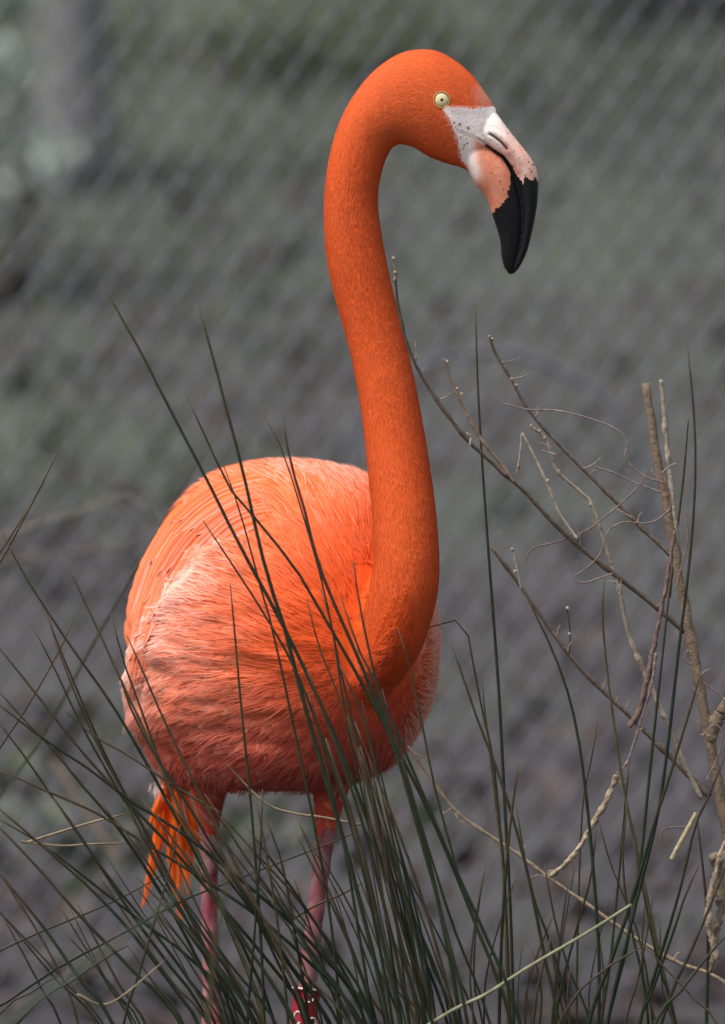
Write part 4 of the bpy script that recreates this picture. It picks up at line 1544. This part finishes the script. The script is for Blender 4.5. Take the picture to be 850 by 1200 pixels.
rs_ = random.Random(5)
fill(17, (405, 455), (800, 1010), (0.18, 0.34), (-0.26, -0.10), rs_)
fill(22, (120, 320), (930, 1060), (0.45, 0.80), (-0.26, -0.12), rs_)
fill(14, (330, 470), (960, 1100), (0.20, 0.55), (-0.2, 0.05), rs_)
fill(14, (560, 780), (1000, 1120), (-0.25, 0.22), (-0.2, 0.05), rs_)
fill(10, (-40, 140), (960, 1100), (0.5, 0.95), (-0.2, 0.0), rs_)


def build_rushes():
    groups = {}
    for pts, y, w, c in STEMS:
        q = [np.array(P(a, b, y)) for a, b in pts]
        q0 = pts[-1]
        if q0[1] >= 1195:
            d = q[-1] - q[-2]
            d /= np.linalg.norm(d)
            z = q[-1][2]
            hx = d[0] / max(0.25, -d[2])
            g = q[-1] + np.array([hx * z * 0.45, random.uniform(-0.02, 0.05), -z - 0.01])
            m = q[-1] * 0.55 + g * 0.45 + np.array([hx * z * 0.08, 0, 0])
            q += [m, g]
        bx = to_px(q[-1])[0][0] if q0[1] >= 1195 else pts[len(pts) // 2][0] + 60
        bx = pts[-1][0]
        key = 0 if bx < 60 else 1 if bx < 290 else 2 if bx < 445 else 3 if bx < 612 else 4 if bx < 725 else 5
        groups.setdefault(key, []).append((np.array(q), w, c))
    info = [('thin rush tussock leaning at the left edge, with tips crossing rightwards', 0),
            ('dense dark green rush tussock in front of the left leg', 1),
            ('slanting rush tussock in front of the right leg and red band', 2),
            ('thick upright bundle of dark rushes directly below the neck and breast', 3),
            ('sparse upright rush tussock below the dry twigs, right of the breast', 4),
            ('rush tussock at the lower right, around the dry woody stalk', 5)]
    for label, key in info:
        st = groups.get(key, [])
        b = np.mean([s[0][-1] for s in st if s[0][-1][2] < 0.1] or [s[0][-1] for s in st], axis=0)
        root = empty('rush_tussock', (b[0], b[1], 0), label, 'rushes', 'rush tussocks round the flamingo')
        for q, w, c in st:
            path = smooth_path(q, 34)
            s = np.linspace(0, 1, 34)
            r = w * S * np.interp(s, [0, 0.04, 0.3, 1], [0.3, 0.55, 0.85, 1.0])
            V, T = tube_data(path, r, 7)
            k = 0.8 + 0.4 * random.random()
            col = np.tile(np.array(c) * k, (len(V), 1))
            tt = np.concatenate([np.repeat(s, 7), [0, 1]])
            tipw = (1 - sstep(0.0, random.uniform(0.06, 0.35), tt))[:, None] * 0.85
            col = col * (1 - tipw) + np.array((0.070, 0.045, 0.026)) * tipw
            link('stem', tri_mesh('rush_stem', V, T, col, M_RUSH), root)


build_rushes()

# single pale stems
def lone(name, pts, y, r0, r1, c, label, cat, mat=None, sides=9, jit=0.06):
    q = smooth_path([np.array(P(a, b, y)) for a, b in pts], 40)
    V, T = tube_data(q, np.linspace(r0, r1, 40) * S, sides, True, jit)
    col = np.tile(np.array(c), (len(V), 1))
    base = min(q, key=lambda v: v[2])
    me = tri_mesh(name, V - base, T, col, mat or M_TWIG)
    o = bpy.data.objects.new(name, me)
    COL.objects.link(o)
    o.location = base
    tag(o, label, cat)
    return o


lone('cut_rush', [(740, 1060), (690, 1092), (620, 1133), (570, 1165), (527, 1186), (440, 1240), (350, 1290)], -0.24, 1.7, 2.6, (0.22, 0.22, 0.135), 'pale straw-green cut rush stem leaning across the lower right rushes', 'stem', M_RUSH, 9, 0.02)
lone('pale_rush', [(225, 1035), (150, 1095), (75, 1150), (-10, 1212), (-120, 1290)], -1.3, 2.0, 3.2, (0.055, 0.072, 0.052), 'soft out-of-focus pale green stem crossing the lower left corner', 'stem', M_RUSH, 9, 0.02)
lone('olive_rush', [(268, 1015), (262, 1060), (250, 1130), (242, 1230)], -0.9, 1.8, 2.8, (0.06, 0.06, 0.03), 'blurred olive stem standing in front of the left leg', 'stem', M_RUSH, 9, 0.02)
lone('straw_piece', [(816, 953), (808, 968), (797, 988), (787, 1007)], -0.16, 2.6, 2.8, (0.45, 0.36, 0.22), 'short pale cut straw caught beside the dry woody stalk', 'straw')
lone('dry_stalk', [(186, 618), (166, 592), (150, 578), (95, 600), (40, 616), (-20, 640), (-150, 700), (-260, 1000), (-280, 1420)], 1.7, 2.6, 4.5, (0.17, 0.15, 0.13), 'blurred bent pale dry stalk left of the bird, the upper of two', 'stalk')
lone('dry_stalk', [(158, 640), (120, 643), (70, 650), (0, 660), (-120, 690), (-220, 950), (-240, 1400)], 1.8, 3.0, 3.8, (0.14, 0.12, 0.105), 'blurred pale dry stalk left of the bird, the lower of two', 'stalk')
lone('dry_stalk', [(508, 858), (530, 890), (560, 940), (600, 1010), (640, 1100), (650, 1390)], 2.0, 4.5, 6.0, (0.12, 0.105, 0.10), 'blurred thick pale stalk on the ground right of the breast', 'stalk')
lone('arching_cane', [(400, 560), (430, 485), (470, 440), (530, 418), (590, 414), (650, 430), (700, 462), (740, 520), (765, 600), (775, 760), (780, 930)], 3.6, 8.0, 9.0, (0.13, 0.13, 0.16), 'blurred grey arching cane behind the neck', 'cane')
lone('fallen_branch', [(60, 890), (85, 925), (110, 965), (140, 1010)], 1.9, 4.5, 5.0, (0.26, 0.20, 0.15), 'blurred brown stick on the ground at the lower left', 'branch')

# ---------------------------------------------------------------- dry shrub at the right
WOOD, WOODD, PALEW = (0.19, 0.14, 0.10), (0.15, 0.115, 0.09), (0.31, 0.26, 0.205)


def build_dry_shrub():
    y0 = -0.06
    base = P(875, 1200, y0)
    root = empty('dry_shrub', (base.x, y0, 0), 'leafless dry shrub with broken woody stalk and long thin branches, right', 'dry shrub')

    def rod(name, pts, r0, r1, c, y=y0, yb=None, knots=0, jit=0.08, n=None, sides=9):
        n = n or max(24, len(pts) * 9)
        yb = y if yb is None else yb
        q = [np.array(P(a, b, y + (yb - y) * i / (len(pts) - 1))) for i, (a, b) in enumerate(pts)]
        path = smooth_path(q, n)
        s = np.linspace(0, 1, n)
        r = (r0 + (r1 - r0) * s) * S
        wob = np.array([noise.noise(Vector((k * 0.35, pts[0][0], pts[0][1]))) for k in range(n)])
        r = r * (1 + 0.16 * wob)
        for _ in range(knots):
            k = random.random()
            r = r * (1 + random.uniform(0.2, 0.5) * np.exp(-((s - k) / (1.4 / n)) ** 2))
        path = path + np.stack([wob, wob * 0.5, -wob], 1) * min(r0, r1) * S * 0.5
        V, T = tube_data(path, r, sides, True, jit)
        k = 0.85 + 0.3 * random.random()
        ll = np.repeat(np.array([noise.noise(Vector((j * 0.5, pts[0][0] * 1.3, 3))) for j in range(n)]), sides)
        ll = np.concatenate([ll, [0, 0]])
        col = np.array(c)[None] * k * (1 + 0.35 * ll[:, None])
        return link(name, tri_mesh(name, V, T, np.clip(col, 0.01, 1), M_TWIG), root)

    rod('stalk', [(757, 449), (763, 490), (770, 535), (784, 605), (797, 680), (812, 760), (828, 845), (842, 925), (858, 1005), (868, 1100), (875, 1200), (878, 1500), (880, 1710)], 4.6, 9.5, WOOD, knots=2, jit=0.05, n=120, sides=12)
    rod('stick', [(775, 445), (778, 480), (783, 535), (788, 580), (794, 640)], 2.6, 3.2, PALEW, knots=3)
    rod('stalk', [(880, 790), (850, 828), (836, 852), (830, 868)], 6.0, 8.5, WOOD, knots=1)
    B1 = rod('branch', [(463, 324), (467, 360), (480, 410), (500, 450), (540, 506), (572, 538), (615, 576), (652, 616), (692, 651), (732, 682), (770, 712), (802, 740)], 1.6, 3.2, WOODD, y0 - 0.10, y0, 6)
    rod('branch', [(520, 420), (530, 450), (548, 486), (562, 512), (585, 541), (603, 565)], 1.6, 2.0, WOOD, y0 - 0.05, y0 - 0.05, 6)
    rod('branch', [(574, 393), (580, 412), (600, 446), (618, 478), (645, 510), (680, 546), (720, 586), (755, 621), (786, 650)], 1.5, 2.6, WOODD, y0 - 0.03, y0, 7)
    rod('branch', [(622, 500), (640, 514), (652, 550), (680, 576), (694, 592), (710, 640), (726, 692), (736, 740), (756, 790), (780, 842), (800, 890), (822, 936)], 1.8, 3.0, PALEW, y0 - 0.02, y0 - 0.02, 9)
    rod('twig', [(612, 508), (610, 530), (606, 556)], 1.6, 1.2, PALEW, y0 - 0.04, knots=2)
    rod('twig', [(612, 507), (628, 538), (641, 566), (656, 602), (677, 632)], 1.5, 1.8, PALEW, y0 - 0.04, knots=3)
    rod('branch', [(576, 642), (600, 673), (630, 716), (670, 771), (700, 803), (740, 841), (780, 881), (832, 934)], 1.9, 3.2, WOODD, y0 - 0.03, y0, 6)
    rod('twig', [(601, 643), (606, 665), (611, 690)], 1.2, 1.6, PALEW, y0 - 0.03, knots=2)
    rod('twig', [(664, 710), (668, 740), (667, 766)], 0.8, 1.0, (0.06, 0.05, 0.05), y0 - 0.03)
    rod('twig', [(460, 303), (464, 318), (463, 330)], 1.0, 1.8, WOOD, y0 - 0.10, knots=2)
    rod('twig', [(548, 508), (552, 512), (551, 522)], 1.0, 1.6, PALEW, y0 - 0.08)
    # shredded strip of bark and the frayed end below it
    rod('bark_strip', [(791, 622), (782, 680), (770, 740), (762, 780), (750, 830), (738, 852)], 2.2, 3.6, (0.15, 0.10, 0.085), y0 - 0.05, jit=0.2)
    rod('bark_strip', [(768, 765), (764, 800), (752, 840), (742, 875), (733, 898)], 2.4, 1.4, (0.25, 0.19, 0.18), y0 - 0.05, jit=0.3)
    rod('bark_strip', [(722, 908), (715, 930), (694, 968), (670, 1005), (644, 1028)], 3.2, 2.4, (0.36, 0.28, 0.20), y0 - 0.05, jit=0.35, knots=6)
    for k in range(7):
        a = (644 + random.uniform(-4, 8), 1026 + random.uniform(-6, 4))
        b = (a[0] + random.uniform(-26, 10), a[1] + random.uniform(-4, 20))
        rod('fibre', [a, ((a[0] + b[0]) / 2 + 3, (a[1] + b[1]) / 2 - 3), b], 0.9, 0.5, PALEW, y0 - 0.05, n=10, sides=5)
    for k in range(5):
        a = (724 + random.uniform(-4, 4), 905 + random.uniform(-8, 24))
        b = (a[0] + random.uniform(-16, 14), a[1] + random.uniform(-6, 22))
        rod('fibre', [a, (a[0] + 4, b[1] - 3), b], 0.9, 0.5, PALEW, y0 - 0.05, n=10, sides=5)
    # tendrils
    for pts in ([(588, 472), (620, 480), (652, 481), (690, 490), (724, 504), (736, 520), (733, 535), (750, 555), (778, 566)],
                [(613, 662), (625, 643), (660, 633), (690, 620), (716, 600), (748, 571), (758, 552)],
                [(776, 552), (786, 582), (782, 600), (760, 613), (730, 612), (712, 624), (704, 648), (690, 664), (674, 676), (684, 683), (718, 672)],
                [(697, 547), (720, 554), (745, 566), (775, 577)],
                [(804, 600), (806, 630), (800, 660), (792, 690)],
                [(806, 762), (802, 772), (810, 778), (816, 770)],
                [(818, 845), (822, 862), (836, 850), (846, 858), (842, 885), (828, 915)],
                [(824, 800), (845, 815), (850, 830)],
                [(776, 993), (775, 976), (784, 970), (805, 969), (812, 962)]):
        rod('tendril', pts, 0.9, 1.0, (0.20, 0.15, 0.13), y0 - 0.03, n=60, sides=6)
    # fine side shoots
    rs = random.Random(3)
    for line in ([(480, 410), (540, 506), (615, 576), (692, 651), (770, 712)], [(580, 412), (618, 478), (680, 546), (755, 621)], [(640, 514), (680, 576), (710, 640), (736, 740), (780, 842)],
                 [(600, 673), (670, 771), (740, 841), (800, 900)], [(763, 490), (784, 605), (812, 760), (828, 845)]):
        for k in range(7):
            q = rs.random() * (len(line) - 1.001)
            i = int(q)
            a = (line[i][0] + (line[i + 1][0] - line[i][0]) * (q - i), line[i][1] + (line[i + 1][1] - line[i][1]) * (q - i))
            le, an = rs.uniform(6, 26), rs.uniform(-2.9, -0.2)
            b = (a[0] + le * math.cos(an), a[1] + le * math.sin(an))
            m = ((a[0] + b[0]) / 2 + rs.uniform(-3, 3), (a[1] + b[1]) / 2 + rs.uniform(-3, 3))
            rod('shoot', [b, m, a], 0.5, 0.95, (0.27, 0.22, 0.175), y0 - 0.035, n=12, sides=5, knots=1)
    # withered cluster hanging low on the stalk
    rod('withered_leaf', [(838, 1000), (846, 1050), (838, 1100), (832, 1140)], 5.0, 3.0, (0.22, 0.17, 0.12), y0 - 0.08, jit=0.5, knots=6)
    rod('withered_leaf', [(850, 985), (836, 1035), (830, 1080), (840, 1125)], 2.0, 4.0, (0.30, 0.23, 0.17), y0 - 0.09, jit=0.5, knots=6)
    # buds
    for (a, b, yy) in [(574, 393, -0.03), (577, 396, -0.03), (600, 446, -0.03), (607, 453, -0.03), (524, 424, -0.05), (537, 455, -0.05), (541, 462, -0.05), (622, 500, -0.02), (634, 505, -0.02), (637, 514, -0.02),
                       (640, 565, -0.04), (655, 552, -0.02), (692, 590, -0.02), (664, 711, -0.03), (669, 742, -0.03), (602, 644, -0.03), (460, 303, -0.10), (462, 318, -0.10), (605, 668, -0.03), (549, 508, -0.08)]:
        c = np.array(P(a, b, y0 + yy))
        e = c + np.array([random.uniform(-1, 1), -0.3, random.uniform(-1, 1)]) * 0.0035
        V, T = tube_data(smooth_path([c, (c + e) / 2, e], 5), np.array([0.0009, 0.0016, 0.0017, 0.0011, 0.0003]), 7, True, 0.3)
        link('bud', tri_mesh('bud', V, T, np.tile((0.34, 0.28, 0.22), (len(V), 1)), M_TWIG), root)


build_dry_shrub()


def build_trailing_twig():
    y0 = -0.05
    pts = [(478, 874), (500, 905), (530, 946), (560, 970), (600, 996), (640, 1026), (690, 1061), (740, 1096), (790, 1126), (850, 1152), (930, 1230), (960, 1700)]
    base = P(960, 1700, y0)
    root = empty('trailing_twig', (base.x, y0, 0), 'thin pale knotted twig trailing from the breast down to the lower right', 'twig')
    q = smooth_path([np.array(P(a, b, y0)) for a, b in pts], 110)
    s = np.linspace(0, 1, 110)
    r = np.interp(s, [0, 1], [1.7, 3.0]) * S
    for k in (0.06, 0.12, 0.19, 0.26, 0.37, 0.5):
        r = r * (1 + 0.6 * np.exp(-((s - k) / 0.006) ** 2))
    V, T = tube_data(q, r, 9, True, 0.08)
    link('stem', tri_mesh('twig_stem', V, T, np.tile((0.36, 0.27, 0.19), (len(V), 1)), M_TWIG), root)
    for pp in ([(530, 946), (524, 951), (518, 953)], [(534, 953), (538, 962), (545, 963)], [(600, 996), (612, 1000), (615, 990)], [(482, 880), (492, 886), (502, 892)], [(790, 1126), (793, 1118), (797, 1116)]):
        V, T = tube_data(smooth_path([np.array(P(a, b, y0)) for a, b in pp], 10), np.linspace(1.2, 0.7, 10) * S, 6, True, 0.1)
        link('side_twig', tri_mesh('side_twig', V, T, np.tile((0.42, 0.34, 0.25), (len(V), 1)), M_TWIG), root)


build_trailing_twig()
print('tris', sum(len(o.data.loop_triangles) or len(o.data.polygons) for o in bpy.data.objects if o.type == 'MESH'))
